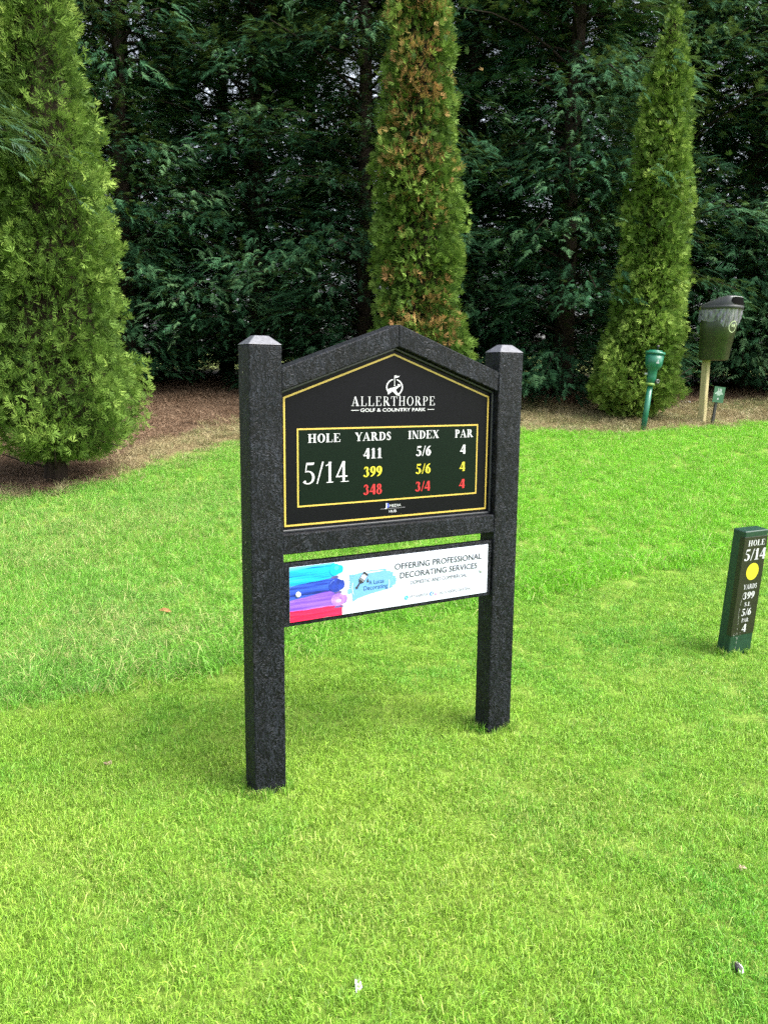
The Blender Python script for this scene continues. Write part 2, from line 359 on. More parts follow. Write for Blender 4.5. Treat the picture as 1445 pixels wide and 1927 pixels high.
layer('lawn_grass', 'short mown bright green grass around the signboard posts', lawn_src, [(760, 1.1, 3.2), (480, 3.2, 5.5), (300, 5.5, 8)], keep_l, at_l, .6, 1.2, .15)
rough_src = sources('rough_tuft', M_RGH, [dict(nb=70, rad=.075, hmin=.028, hmax=.075, width=.0014, lean=1.0, seed=40+k) for k in range(4)])
def keep_r(x, y):
    r, la, li, d, l = zones(x, y); return (r + rng.normal(0, .09, len(x)) > 0) & (la + rng.normal(0, .12, len(x)) < 0)
def at_r(x, y):
    r, la, li, d, l = zones(x, y); a = l / d; left = np.clip(.55 - a*1.6, 0, 1) 
    near_edge = np.exp(-((r-.12)/.34)**2)
    return {'dry': np.clip(.05 + left*(.20*patch(x, y, 1.1, 2)**2) * (1 - .8*near_edge) + .08*patch(x, y, 2, 8) + rng.normal(0, .05, len(x)), 0, 1), 'lush': np.clip(1.05 - left + .4*patch(x, y, 1.0, 5), 0, 1)}
layer('rough_grass', 'longer leaning green grass sloping up towards the conifers', rough_src, [(400, 3.2, 6), (300, 6, 9), (240, 9, 13.5)], keep_r, at_r, .65, 1.15, .25, lambda x, y: .9 + .38*np.exp(-((zones(x, y)[0]-.15)/.30)**2))
stalk_src = sources('stalk_tuft', M_RGH, [dict(nb=7, rad=.05, hmin=.08, hmax=.16, width=.0011, lean=1.1, lean_dir=None, seed=60+k) for k in range(4)])
def keep_s(x, y):
    r, la, li, d, l = zones(x, y); return (r > .05) & (la < .1) & (rng.uniform(0, 1, len(x)) < np.clip(.75 - 1.3*l/d, .12, 1))
def at_s(x, y): return {'dry': rng.uniform(.0, .5, len(x)), 'lush': rng.uniform(0, 1, len(x))}
layer('seeding_grass_stalks', 'taller pale leaning stalks in the rough grass', stalk_src, [(45, 3.2, 8), (30, 8, 11.5)], keep_s, at_s, .7, 1.2, .3)
straw_src = sources('straw_tuft', M_STRAW, [dict(nb=60, rad=.09, hmin=.03, hmax=.075, width=.0018, lean=1.5, seed=80+k, flat=1) for k in range(3)])
def keep_st(x, y):
    r, la, li, d, l = zones(x, y); return (la + rng.normal(0, .2, len(x)) > 0) & (li + rng.normal(0, .16, len(x)) < .05)
def at_st(x, y): return {'dry': np.clip(.35+.3*patch(x, y, 1.4, 3), 0, 1), 'lush': np.clip(patch(x, y, 1.3, 7)*1.3 - .35 + rng.normal(0, .25, len(x)), 0, 1)}
layer('dry_straw_grass', 'flattened straw coloured grass along the edge of the trees', straw_src, [(110, 7, 15.5)], keep_st, at_st, .7, 1.3, .3)
need_src = sources('needle_litter', M_NEED, [dict(nb=26, rad=.12, hmin=.03, hmax=.09, width=.0022, lean=3.0, seed=90+k, flat=1) for k in range(3)])
def keep_n(x, y):
    r, la, li, d, l = zones(x, y); return li + rng.normal(0, .2, len(x)) > 0
layer('needle_litter', 'fallen brown conifer needles under the trees', need_src, [(85, 6.5, 16.5)], keep_n, lambda x, y: {'dry': x*0, 'lush': x*0}, .7, 1.3, .1)

foot_src = sources('foot_tuft', M_GRS, [dict(nb=26, rad=.022, hmin=.030, hmax=.075, width=.0013, lean=.55, seed=120+k) for k in range(4)])
fx, fy = [], []
for x0, y0, ww, dd in ((0, 0, .117, .094), (1.024, 0, .117, .094)):
    for k in range(46):
        e = rng.integers(0, 4); u = rng.uniform(-.05, 1.05); q = .010 + abs(rng.normal(0, .012))
        px_, py_ = [(x0+ww*u, y0-q), (x0+ww+q, y0+dd*u), (x0+ww*u, y0+dd+q), (x0-q, y0+dd*u)][e]; fx.append(px_); fy.append(py_)
mkx, mky = from_dl(4.1376, 1.8121)
for k in range(40):
    e = rng.integers(0, 4); u = rng.uniform(-.05, 1.05); q = .008 + abs(rng.normal(0, .01)); ca, sa = math.cos(-.094), math.sin(-.094)
    lx_, ly2 = [(.165*u, -q), (.165+q, .08*u), (.165*u, .08+q), (-q, .08*u)][e]; fx.append(mkx + ca*lx_ - sa*ly2); fy.append(mky + sa*lx_ + ca*ly2)
fx, fy = np.array(fx), np.array(fy); nf_ = len(fx)
tag(scatter_gn('untrimmed_grass', np.stack([fx, fy, ground_z(fx, fy)], -1), np.stack([rng.normal(0, .15, nf_), rng.normal(0, .15, nf_), rng.uniform(0, 6.28, nf_)], -1), rng.uniform(.45, 1.0, nf_),
    {'dry': rng.uniform(0, .35, nf_), 'lush': rng.uniform(.2, .9, nf_)}, foot_src, rng.integers(0, 4, nf_)), 'longer untrimmed grass round the feet of the posts', 'untrimmed grass', kind='stuff')

# ------------------------------------------------------------------ foliage builder
def norm(v): return v / np.maximum(np.linalg.norm(v, axis=-1, keepdims=True), 1e-9)
def spray_mesh(tpls, pos, ax, nz, scale, attrs, name):
    ax = norm(ax); side = norm(np.cross(nz, ax)); nz = np.cross(ax, side)
    pick = rng.integers(0, len(tpls), len(pos)); VV, FF, AA = [], [], {k: [] for k in attrs}; off = 0
    for k, (tv, tf) in enumerate(tpls):
        m = pick == k; n = m.sum()
        if n == 0: continue
        v = pos[m][:, None] + scale[m][:, None, None] * (tv[None, :, 0:1]*ax[m][:, None] + tv[None, :, 1:2]*side[m][:, None] + tv[None, :, 2:3]*nz[m][:, None])
        VV.append(v.reshape(-1, 3)); FF.append((tf[None] + (np.arange(n)*len(tv))[:, None, None] + off).reshape(-1, 3)); off += n*len(tv)
        for q in attrs: AA[q].append(np.repeat(attrs[q][m], len(tv)))
    return np_mesh(np.concatenate(VV), np.concatenate(FF), {q: np.concatenate(a) for q, a in AA.items()}, False, name)
def frond(seed, npair=10, droop=.35, wid=.033):
    r = np.random.default_rng(seed); V, F = [], []
    def c(t): return np.array([t, .06*math.sin(t*3+seed), -droop*t*t])
    def leaf(p, d, l, w_):
        d = d/np.linalg.norm(d); s = np.cross(d, [0, 0, 1.]); s /= np.linalg.norm(s); n = len(V); tip = p + d*l; tip = tip + np.array([0, 0, -.25*l])
        V.extend([p + s*w_*.9, tip, p - s*w_*.9]); F.append((n, n+1, n+2))
    for i in range(npair):
        t = .06 + .86*i/npair
        for sg in (-1, 1):
            ang = math.radians(r.uniform(28, 48)); l = (.42*(1-t)+.12)*r.uniform(.75, 1.2)
            d = np.array([math.cos(ang), sg*math.sin(ang), r.uniform(-.15, .1)-.5*t*droop]); leaf(c(t + r.uniform(-.03, .03)), d, l, wid*r.uniform(.8, 1.2))
    leaf(c(.86), np.array([1, 0, -droop]), .22, wid)
    return np.array(V), np.array(F)
def fan(seed, nf=5, wid=.050, full=True):
    r = np.random.default_rng(seed); V, F = [], []
    def leaf(p, d, l, w_, one=False):
        d = d/np.linalg.norm(d); s = np.cross(d, [0, 0, 1.]); s /= np.linalg.norm(s); n = len(V)
        if one: V.extend([p + s*w_*.8, p + d*l, p - s*w_*.8]); F.append((n, n+1, n+2)); return
        V.extend([p, p + d*l*.55 + s*w_, p + d*l, p + d*l*.55 - s*w_]); F.extend([(n, n+1, n+2), (n, n+2, n+3)])
    for i in range(nf):
        a = math.radians(-55 + 110*i/(nf-1) + r.uniform(-8, 8)); l = (1 - .35*abs(i-(nf-1)/2)/(nf/2))*r.uniform(.75, 1.05)
        d = np.array([math.cos(a), math.sin(a), r.uniform(-.25, .25)]); leaf(np.zeros(3), d, l, wid)
        for q, sg in (((.45, 1), (.6, -1)) if full else ((.5, (-1)**i),)):
            b_ = a + sg*math.radians(38); leaf(d*l*q, np.array([math.cos(b_), math.sin(b_), r.uniform(-.2, .2)]), l*.36, wid*.75, True)
    return np.array(V), np.array(F)
FRONDS = [frond(k, 8, .20 + .10*k) for k in range(5)]
FANS = [fan(30+k) for k in range(5)]
FANS2 = [fan(40+k, 6, .058, False) for k in range(5)]

# ------------------------------------------------------------------ the tall dark conifers
def cypress(seed, H=12.0, R=2.35, z0=.12, nb=205, nf=132):
    r = np.random.default_rng(seed); P, A, Nz, Sc, T = [], [], [], [], []; limbs = MB()
    limbs.tube([(0, 0, -.3), (.03, 0, H*.3), (-.04, .05, H*.65), (0, 0, H*.97)], [.17, .13, .07, .015], 9)
    for k in range(nb):
        u = (k + r.uniform(0, .9)) / nb; z = z0 + (H - z0)*u**1.08*.97; az = k*2.39996 + r.uniform(-.5, .5)
        prof = (1 - (z/H)**1.6)*.92 + .08; Lb = R*prof*r.choice([r.uniform(.35, .7), r.uniform(.7, 1.0), r.uniform(.9, 1.22)])
        if z < 1.2: Lb *= .8
        o = np.array([math.cos(az), math.sin(az), 0]); s = np.array([-o[1], o[0], 0]); rise = r.uniform(.25, .65); fall = r.uniform(.20, .60)
        path = lambda t: np.array([0, 0, z])[None]*1.0 + o[None]*(Lb*t)[:, None] + np.array([0, 0, 1.])[None]*(Lb*(rise*t - fall*t**2.2))[:, None]
        tt = np.linspace(0, .93, 5); limbs.tube([tuple(q) for q in path(tt)], list(.022*(1-tt)+.005), 4)
        n = int(nf*(.5 + .5*Lb/R)*r.uniform(.8, 1.2)); t = r.uniform(.22, 1, n)**.8
        half = .40*Lb*np.sin(np.clip(np.pi*(t*.92), 0, np.pi))**.8 + .06
        lat = r.uniform(-1, 1, n); c = path(t) + s[None]*(half*lat)[:, None] + np.array([0, 0, 1.])[None]*(r.normal(-.02, .11, n) - .25*half*lat**2)[:, None]
        ax = o[None]*(.75 + .3*t)[:, None] + s[None]*(lat*.9)[:, None] + np.array([0, 0, 1.])[None]*(rise*.6 - fall*.95*t + .02 + r.normal(0, .20, n))[:, None] + r.normal(0, .16, (n, 3))
        P.append(c); A.append(ax); Nz.append(np.array([0, 0, 1.])[None] + r.normal(0, .35, (n, 3)) + o[None]*.25); Sc.append(r.uniform(.16, .31, n)*(1 - .25*(t > .85)))
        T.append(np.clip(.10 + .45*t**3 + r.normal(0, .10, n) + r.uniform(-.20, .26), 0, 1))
    P, A, Nz, Sc, T = map(np.concatenate, (P, A, Nz, Sc, T))
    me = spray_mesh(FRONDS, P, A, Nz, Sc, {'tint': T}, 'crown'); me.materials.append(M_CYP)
    tm = limbs.mesh(True); tm.materials.append(M_BARK); return me, tm
CYP = [cypress(100), cypress(101, R=2.5, nb=195), cypress(102, R=2.2)]
cyp_labels = [
 # (lateral, depth, variant, rot, scale, label)
 (-8.9, 14.2, 0, 2.2, 1.0, 'dark green conifer at the far left edge, behind the left column tree'),
 (-6.6, 14.9, 1, .3, 1.04, 'dark green conifer rising directly behind the left column tree'),
 (-4.4, 14.3, 2, 4.1, .98, 'dark green conifer just right of the left column tree'),
 (-2.3, 15.1, 0, 5.3, 1.05, 'dark green conifer above the left post of the signboard'),
 (-.35, 14.4, 1, 1.5, 1.0, 'dark green conifer tucked left behind the browning column tree'),
 (1.5, 15.2, 2, 2.6, 1.04, 'dark green conifer hidden mostly behind the browning column tree'),
 (3.0, 14.1, 0, 3.3, 1.06, 'dark green conifer with pale tips above the right signboard post'),
 (4.9, 15.6, 1, 5.9, 1.05, 'dark green conifer left of the pointed column tree'),
 (6.6, 15.5, 2, .9, 1.03, 'dark green conifer behind the pointed column tree'),
 (8.4, 15.0, 0, 4.6, 1.05, 'dark green conifer behind the black bin at the right edge'),
 (10.4, 14.9, 1, 2.9, 1.0, 'dark green conifer just beyond the right edge of the view')]
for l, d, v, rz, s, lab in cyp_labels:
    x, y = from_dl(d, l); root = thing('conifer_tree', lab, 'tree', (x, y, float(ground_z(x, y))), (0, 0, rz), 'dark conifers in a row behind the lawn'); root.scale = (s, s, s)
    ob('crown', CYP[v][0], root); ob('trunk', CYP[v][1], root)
for k, (l, d, lab) in enumerate([(-5.4, 18.1, 'dark conifer of the second row, glimpsed right of the left column tree'), (-1.6, 18.2, 'dark conifer of the second row, glimpsed above the left signboard post'), (-3.5, 18.4, 'second row conifer glimpsed midway between the left post and left column tree'), (3.6, 18.1, 'dark conifer of the second row, glimpsed right of the browning column tree'), (6.2, 17.6, 'dark conifer of the second row, glimpsed behind the pointed column tree'), (9.2, 18.0, 'dark conifer of the second row, glimpsed over the litter bin'), (1.0, 17.7, 'dark conifer of the second row, hidden behind the browning column tree'), (-8.2, 17.7, 'dark conifer of the second row, hidden behind the left column tree')]):
    x, y = from_dl(d, l); root = thing('conifer_tree', lab, 'tree', (x, y, float(ground_z(x, y))), (0, 0, k*1.7+.4), 'conifers of the second row'); root.scale = (1.05,)*3
    ob('crown', CYP[k % 3][0], root); ob('trunk', CYP[k % 3][1], root)
# near conifer whose boughs reach in over the top left corner
nc_me, nc_tr = cypress(140, H=9.5, R=3.7, z0=3.0, nb=80, nf=150)
x, y = from_dl(6.9, -4.98); root = thing('conifer_tree', 'near conifer whose hanging boughs reach in at the top left corner', 'tree', (x, y, float(ground_z(x, y))), (0, 0, .4))
nc_me.materials.clear(); M_CYP2 = foliage('mid_conifer_foliage', (.020, .050, .028), (.040, .100, .050), (.085, .170, .070), transl=.2); nc_me.materials.append(M_CYP2)
ob('crown', nc_me, root); ob('trunk', nc_tr, root)

# ------------------------------------------------------------------ columnar thujas
def thuja(name, label, d, sil, base_px, ztop_extra, seed, ncl, per, size, dead_fn=None, skirt=0, tintoff=0, tpl=None):
    r = np.random.default_rng(seed)
    base = ground_pt(*base_px) if base_px[1] is not None else None
    bx, by = from_dl(d, (base_px[0]-CX)/FPX*d*1.012); bz = float(ground_z(bx, by)); 
    zs, cl, rr = [], [], []
    for y_, xl, xr in sil:
        a = at(xl, y_, d); b_ = at(xr, y_, d); m_ = (a + b_)/2; zs.append(m_[2]); cl.append((m_ - CAM) @ RH); rr.append(np.linalg.norm(b_-a)/2)
    zs, cl, rr = zs[::-1], cl[::-1], rr[::-1]                      # ascending z
    zs += [zs[-1] + e[0] for e in ztop_extra]; cl += [cl[-1]]*len(ztop_extra); rr += [e[1] for e in ztop_extra]
    zs, cl, rr = map(np.array, (zs, cl, rr))
    root = thing(name, label, 'tree', (bx, by, bz))
    c0 = (np.array([bx, by, 0]) - np.array([CAM[0], CAM[1], 0])) @ RH
    H = zs[-1] - zs[0]
    cdf_z = np.linspace(zs[0], zs[-1], 200); w_ = np.interp(cdf_z, zs, rr) + .05; cdf = np.cumsum(w_); cdf /= cdf[-1]
    z = np.interp(r.uniform(0, 1, ncl), cdf, cdf_z); az = r.uniform(0, 6.283, ncl)
    R = np.interp(z, zs, rr); lump = .90 + .10*np.sin(az*3 + z*1.7 + seed)*np.sin(z*2.9 + az) + r.normal(0, .05, ncl) + np.clip(1-(z-zs[0])/1.2, 0, 1)*.16*np.sin(az*5+z*6)
    nlob = int(26*(zs[-1]-zs[0])); laz = r.uniform(0, 6.283, nlob); lz = r.uniform(zs[0], zs[-1], nlob); lsz = r.uniform(.13, .30, nlob); lamp = r.uniform(.5, 1, nlob)
    da_ = (az[:, None]-laz[None]+math.pi) % (2*math.pi) - math.pi
    dl2 = (da_*R[:, None])**2 + ((z[:, None]-lz[None])*.75)**2; bmp = np.max(lamp[None]*np.sqrt(np.clip(1-dl2/lsz[None]**2, 0, 1)), 1)
    lump = lump - .13 + .24*bmp
    out = np.stack([np.cos(az), np.sin(az), 0*az], -1)
    lean = np.interp(z, zs, cl) - c0
    # clump centres, then sprays around them
    P, A, N, S_, T, Dd = [], [], [], [], [], []
    idx = np.repeat(np.arange(ncl), per); n = len(idx)
    tang = np.stack([-out[:, 1], out[:, 0], 0*az], -1)
    u = r.normal(0, .5, n)*size*2.0; v = r.normal(0, .6, n)*size*2.0
    thin = np.clip(R[idx]/.42, .12, 1); u = u*thin
    rad = R[idx]*lump[idx]*.99 - np.abs(r.normal(0, .075, n)) *thin - (r.uniform(0, 1, n) < .16)*r.uniform(.05, .16, n)*thin - (u**2+v**2)*1.2/size*.5
    zz = np.clip(z[idx] + v, zs[0]-.02, None); rad = np.minimum(rad, np.interp(zz, zs, rr)*1.08)
    pos = out[idx]*rad[:, None] + tang[idx]*u[:, None]; pos[:, 2] = zz - bz; pos += RH[None]*np.interp(zz, zs, cl)[:, None] - RH[None]*c0
    up = np.array([0, 0, 1.])
    ax = out[idx]*.62 + up*r.uniform(-.15, .85, n)[:, None] + tang[idx]*(u/size*.5)[:, None] + r.normal(0, .3, (n, 3))
    ax += RH[None]*0
    nz = tang[idx]*r.normal(0, .9, n)[:, None] + out[idx]*.55 + up*r.uniform(.1, .7, n)[:, None] + r.normal(0, .3, (n, 3))
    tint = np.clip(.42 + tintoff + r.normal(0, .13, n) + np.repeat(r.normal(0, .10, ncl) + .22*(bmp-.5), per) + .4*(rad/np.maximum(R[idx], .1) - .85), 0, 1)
    dead = np.zeros(n)
    if dead_fn: dead = np.clip(dead_fn(zz, np.repeat(az, per), np.repeat(r.uniform(0, 1, ncl), per)) * r.uniform(.6, 1.15, n), 0, 1)
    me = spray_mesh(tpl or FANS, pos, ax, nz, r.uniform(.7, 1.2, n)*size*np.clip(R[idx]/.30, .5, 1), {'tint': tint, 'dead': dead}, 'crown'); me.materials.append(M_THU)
    ob('crown', me, root)
    core = MB(); nn = 22; vs = []; lv = np.linspace(zs[0]+.12, zs[-1]-.2, 26)
    for q in lv:
        rq = np.interp(q, zs, rr)*.50; cc = np.interp(q, zs, cl)-c0
        for k in range(nn):
            a = 2*math.pi*k/nn; rj = rq*r.uniform(.85, 1.1); vs.append((RH[0]*cc + rj*math.cos(a), RH[1]*cc + rj*math.sin(a), q-bz))
    fs = [(i_*nn+k, i_*nn+(k+1) % nn, (i_+1)*nn+(k+1) % nn, (i_+1)*nn+k) for i_ in range(len(lv)-1) for k in range(nn)] + [tuple(range(nn-1, -1, -1))]
    core.add(vs, fs).build('inner_twigs', root, M_TWIG)
    tk = MB(); c1 = np.interp(zs[0]+1, zs, cl)-c0
    tk.tube([(0, 0, -.15), (RH[0]*c1*.3, RH[1]*c1*.3, .35), (RH[0]*c1, RH[1]*c1, 1.4)], [.13, .095, .07], 10)
    for k in range(12):
        a = r.uniform(0, 6.28); h = r.uniform(.12, .6); tk.tube([(0, 0, h), (math.cos(a)*.35, math.sin(a)*.35, h+.05), (math.cos(a)*.7, math.sin(a)*.7, h+r.uniform(-.05, .35))], [.016, .010, .004], 5)
    tk.build('trunk', root, M_BARK, True)
    return root
silL = [(0, -28, 143), (100, -30, 158), (200, -34, 190), (300, -40, 208), (400, -46, 224), (500, -55, 236), (600, -70, 254), (700, -82, 280), (775, -90, 292), (812, -50, 282), (838, 10, 240), (856, 60, 180)]
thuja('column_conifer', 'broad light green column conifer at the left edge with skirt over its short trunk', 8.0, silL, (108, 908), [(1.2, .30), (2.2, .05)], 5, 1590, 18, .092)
silM = [(0, 722, 862), (60, 712, 866), (150, 706, 868), (250, 698, 872), (330, 690, 880), (450, 688, 884), (540, 692, 880), (620, 684, 897), (690, 678, 908), (740, 690, 900), (775, 730, 860)]
silM = [(a, b_+6, c_-6) for a, b_, c_ in silM]
azc = math.atan2(-FH[1] + .15*RH[1], -FH[0] + .15*RH[0])
def deadM(z, az, u):
    da = np.abs((az - azc + math.pi) % (2*math.pi) - math.pi)
    strip = np.exp(-((da)/.85)**2)
    hi = np.clip((z - 3.9)/1.4, 0, 1); lo = np.exp(-((z - 2.35)/.40)**2)
    return (u < (.12 + .52*hi + .36*lo)*strip).astype(float)*rng.uniform(.55, 1.0, len(z))
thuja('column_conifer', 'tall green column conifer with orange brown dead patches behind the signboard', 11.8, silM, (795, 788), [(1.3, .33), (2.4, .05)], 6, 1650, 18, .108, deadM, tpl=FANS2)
silR = [(0, 1270, 1277), (40, 1255, 1288), (100, 1236, 1297), (200, 1208, 1301), (300, 1190, 1302), (400, 1171, 1300), (500, 1164, 1297), (600, 1141, 1291), (680, 1116, 1292), (725, 1106, 1288), (755, 1130, 1268), (778, 1160, 1225)]
silR = [(a, b_-4 - (6 if a > 500 else 0), c_) for a, b_, c_ in silR]
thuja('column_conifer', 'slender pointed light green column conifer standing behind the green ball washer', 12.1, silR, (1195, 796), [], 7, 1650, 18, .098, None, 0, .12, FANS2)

# ------------------------------------------------------------------ lettering
def serif_glyph(ch, bold=True):
    s = .19 if bold else .105; h = .05 if bold else .034; P = []
    def rect(x0, y0, x1, y1): P.append([(x0, y0), (x1, y0), (x1, y1), (x0, y1)])
    def quad(*p): P.append(list(p))
    def ring(cx, cy, rx, ry, tx, ty, a0=0, a1=360, n=20):
        k = max(4, int(n*abs(a1-a0)/360)+1)
        A = [math.radians(a0 + (a1-a0)*i_/k) for i_ in range(k+1)]
        o_ = [(cx+rx*math.cos(a), cy+ry*math.sin(a)) for a in A]; i__ = [(cx+(rx-tx)*math.cos(a), cy+(ry-ty)*math.sin(a)) for a in A]
        for q in range(k): P.append([o_[q], o_[q+1], i__[q+1], i__[q]])
    def disc(cx, cy, r0): P.append([(cx+r0*math.cos(a*math.pi/5), cy+r0*math.sin(a*math.pi/5)) for a in range(10)])
    def stem(x, top=True, bot=True, w=None, y0=0, y1=1, e=.09):
        w = w or s; rect(x-w/2, y0, x+w/2, y1)
        if bot: rect(x-w/2-e, y0, x+w/2+e, y0+h)
        if top: rect(x-w/2-e, y1-h, x+w/2+e, y1)
    if ch == 'H': stem(.2); stem(.68); rect(.2, .48, .68, .48+h*1.2); W = .90
    elif ch == 'I': stem(.2); W = .42
    elif ch == 'L': stem(.2); rect(.2, 0, .66, h); quad((.62, 0), (.68, 0), (.70, .30), (.66, .30)); W = .74
    elif ch == 'E': stem(.2); rect(.2, 0, .66, h); rect(.2, 1-h, .62, 1); rect(.2, .49, .48, .49+h); rect(.47, .40, .50, .64); quad((.62, 0), (.69, 0), (.70, .28), (.66, .28)); quad((.60, 1), (.66, 1), (.66, .76), (.63, .76)); W = .76
    elif ch == 'O': ring(.42, .5, .38, .52, s*1.05, h*1.1); W = .84
    elif ch == 'D': stem(.2); ring(.34, .5, .42, .5, s*1.05, h*1.1, -90, 90); rect(.2, 0, .36, h*1.1); rect(.2, 1-h*1.1, .36, 1); W = .82
    elif ch == 'Y': stem(.40, False, True, y1=.5); quad((.02, 1), (.24, 1), (.49, .44), (.31, .44)); quad((.66, 1), (.72, 1), (.45, .44), (.38, .44)); rect(-.03, 1-h, .30, 1); rect(.55, 1-h, .82, 1); W = .80
    elif ch == 'A': quad((.06, 0), (.12, 0), (.42, 1), (.37, 1)); quad((.58, 0), (.78, 0), (.46, 1), (.35, 1)); rect(.20, .30, .64, .30+h); rect(-.03, 0, .24, h); rect(.47, 0, .88, h); W = .86
    elif ch == 'R': stem(.2); ring(.34, .74, .30, .26, s, h, -90, 90); rect(.2, 1-h, .36, 1); rect(.2, .48, .36, .48+h); quad((.32, .49), (.52, .50), (.82, 0), (.60, 0)); rect(.60, 0, .88, h); W = .86
    elif ch == 'P': stem(.2); ring(.34, .72, .30, .28, s, h, -90, 90); rect(.2, 1-h, .36, 1); rect(.2, .44, .36, .44+h); W = .70
    elif ch == 'T': stem(.37, False, True); rect(.02, 1-h, .72, 1); quad((.02, 1), (.06, 1), (.05, .74), (.01, .74)); quad((.68, 1), (.72, 1), (.73, .74), (.69, .74)); W = .76
    elif ch == 'N': stem(.14, True, True, .05); stem(.70, True, True, .05); quad((.04, 1), (.27, 1), (.72, 0), (.58, 0)); W = .86
    elif ch == 'X': quad((.06, 1), (.30, 1), (.78, 0), (.54, 0)); quad((.66, 1), (.72, 1), (.16, 0), (.10, 0)); rect(0, 1-h, .36, 1); rect(.54, 1-h, .80, 1); rect(.0, 0, .26, h); rect(.46, 0, .84, h); W = .84
    elif ch == 'S': ring(.28, .74, .22, .28, s*.8, h*1.4, 30, 250); ring(.28, .27, .23, .29, s*.8, h*1.4, 70, -150); quad((.08, .66), (.20, .78), (.50, .32), (.40, .22)); rect(.44, .70, .47, 1); rect(.04, 0, .07, .30); W = .56
    elif ch == '1': stem(.26, False, True, e=.10); quad((.06, .82), (.10, .80), (.30, .90), (.34, 1)); W = .50
    elif ch == '3': ring(.22, .76, .20, .24, s*.85, h*1.2, -80, 150); ring(.20, .29, .26, .31, s, h*1.2, -150, 88); disc(.06, .14, .07 if bold else .05); disc(.08, .80, .05); W = .52
    elif ch == '4': rect(.30, 0, .30+s, 1); quad((.0, .24), (.05, .24), (.38, 1), (.30, 1)); rect(0, .24, .52, .24+s*.62); rect(.22, 0, .58, h) if not bold else None; W = .56
    elif ch == '5': quad((.12, 1-.16), (.42, 1-.16), (.47, 1), (.12, 1)) if bold else quad((.12, .89), (.42, .89), (.46, 1), (.12, 1)); quad((.06, .55), (.10, .55), (.15, 1), (.11, 1)); ring(.18, .30, .29, .32, s, h*1.6, -140, 105); disc(.05, .12, .07 if bold else .05); W = .52
    elif ch == '6': ring(.26, .32, .25, .33, s, h*1.3); ring(.52, .32, .51, .70, s*1.0, h*1.5, 180, 100); W = .52
    elif ch == '8': ring(.26, .76, .20, .25, s*.8, h*1.3); ring(.26, .28, .25, .30, s*.9, h*1.3); W = .52
    elif ch == '9': ring(.26, .68, .25, .33, s, h*1.3); ring(0, .68, .51, .70, s*1.0, h*1.5, 0, -80); W = .52
    elif ch == '/': quad((.0, -.02), (.07 if bold else .05, -.02), (.32, 1.02), (.25, 1.02)); W = .30
    elif ch == '.': disc(.10, .08, .085); W = .22
    else: W = .35
    return P, W
def serif_text(s, x0, x1, zb, cap, y, bold=True, track=.03):
    x = 0; polys = []
    for ch in s:
        P, W = serif_glyph(ch, bold); polys += [[(px + x, pz) for px, pz in p] for p in P]; x += W + track
    xs = [p[0] for q in polys for p in q]; a, b_ = min(xs), max(xs); mb = MB()
    for k, q in enumerate(polys):
        yy = y - .00004*(k % 9)
        ar = sum(q[i_][0]*q[(i_+1) % len(q)][1] - q[(i_+1) % len(q)][0]*q[i_][1] for i_ in range(len(q)))
        if ar < 0: q = q[::-1]
        mb.add([(x0 + (px-a)/(b_-a)*(x1-x0), yy, zb + pz*cap) for px, pz in q], [tuple(range(len(q)))])
    return mb.mesh()
def sans_text(s, x0, x1, zb, cap, y, off=0.0):
    cu = bpy.data.curves.new('t', 'FONT'); cu.body = s; cu.size = 1; cu.offset = off; cu.resolution_u = 3
    o = bpy.data.objects.new('t', cu); C.objects.link(o); dg = bpy.context.evaluated_depsgraph_get(); me = bpy.data.meshes.new_from_object(o.evaluated_get(dg))
    cu.body = 'H'; dg.update(); bpy.context.view_layer.update(); mh = bpy.data.meshes.new_from_object(o.evaluated_get(bpy.context.evaluated_depsgraph_get())); hz = max(v.co.y for v in mh.vertices)
    bpy.data.objects.remove(o); bpy.data.meshes.remove(mh)
    a = min(v.co.x for v in me.vertices); b_ = max(v.co.x for v in me.vertices)
    for v in me.vertices: v.co = (x0 + (v.co.x-a)/(b_-a)*(x1-x0), y, zb + v.co.y/hz*cap)
    me.materials.clear(); return me
def flat(polys, y, step=.00004):
    mb = MB()
    for k, q in enumerate(polys):
        ar = sum(q[i_][0]*q[(i_+1) % len(q)][1] - q[(i_+1) % len(q)][0]*q[i_][1] for i_ in range(len(q)))
        if ar < 0: q = q[::-1]
        mb.add([(px, y - step*k, pz) for px, pz in q], [tuple(range(len(q)))])
    return mb.mesh()
def ell(cx, cz, rx, rz, n=28): return [(cx+rx*math.cos(2*math.pi*k/n), cz+rz*math.sin(2*math.pi*k/n)) for k in range(n)]
def ringp(cx, cz, rx, rz, tx, tz, a0, a1, n=30):
    A = [math.radians(a0+(a1-a0)*k/n) for k in range(n+1)]
    return [[(cx+rx*math.cos(A[k]), cz+rz*math.sin(A[k])), (cx+rx*math.cos(A[k+1]), cz+rz*math.sin(A[k+1])), (cx+(rx-tx)*math.cos(A[k+1]), cz+(rz-tz)*math.sin(A[k+1])), (cx+(rx-tx)*math.cos(A[k]), cz+(rz-tz)*math.sin(A[k]))] for k in range(n)]
def frame_strip(poly, t_):                                          # inward offset border of a convex polygon (ccw)
    n = len(poly); q = [Vector(p) for p in poly]; inn = []
    for i_ in range(n):
        a, b_, c_ = q[i_-1], q[i_], q[(i_+1) % n]; e1 = (b_-a).normalized(); e2 = (c_-b_).normalized(); n1 = Vector((-e1.y, e1.x)); n2 = Vector((-e2.y, e2.x)); m_ = (n1+n2).normalized(); inn.append(b_ + m_*t_/m_.dot(n1))
    return [[tuple(q[i_]), tuple(q[(i_+1) % n]), tuple(inn[(i_+1) % n]), tuple(inn[i_])] for i_ in range(n)]

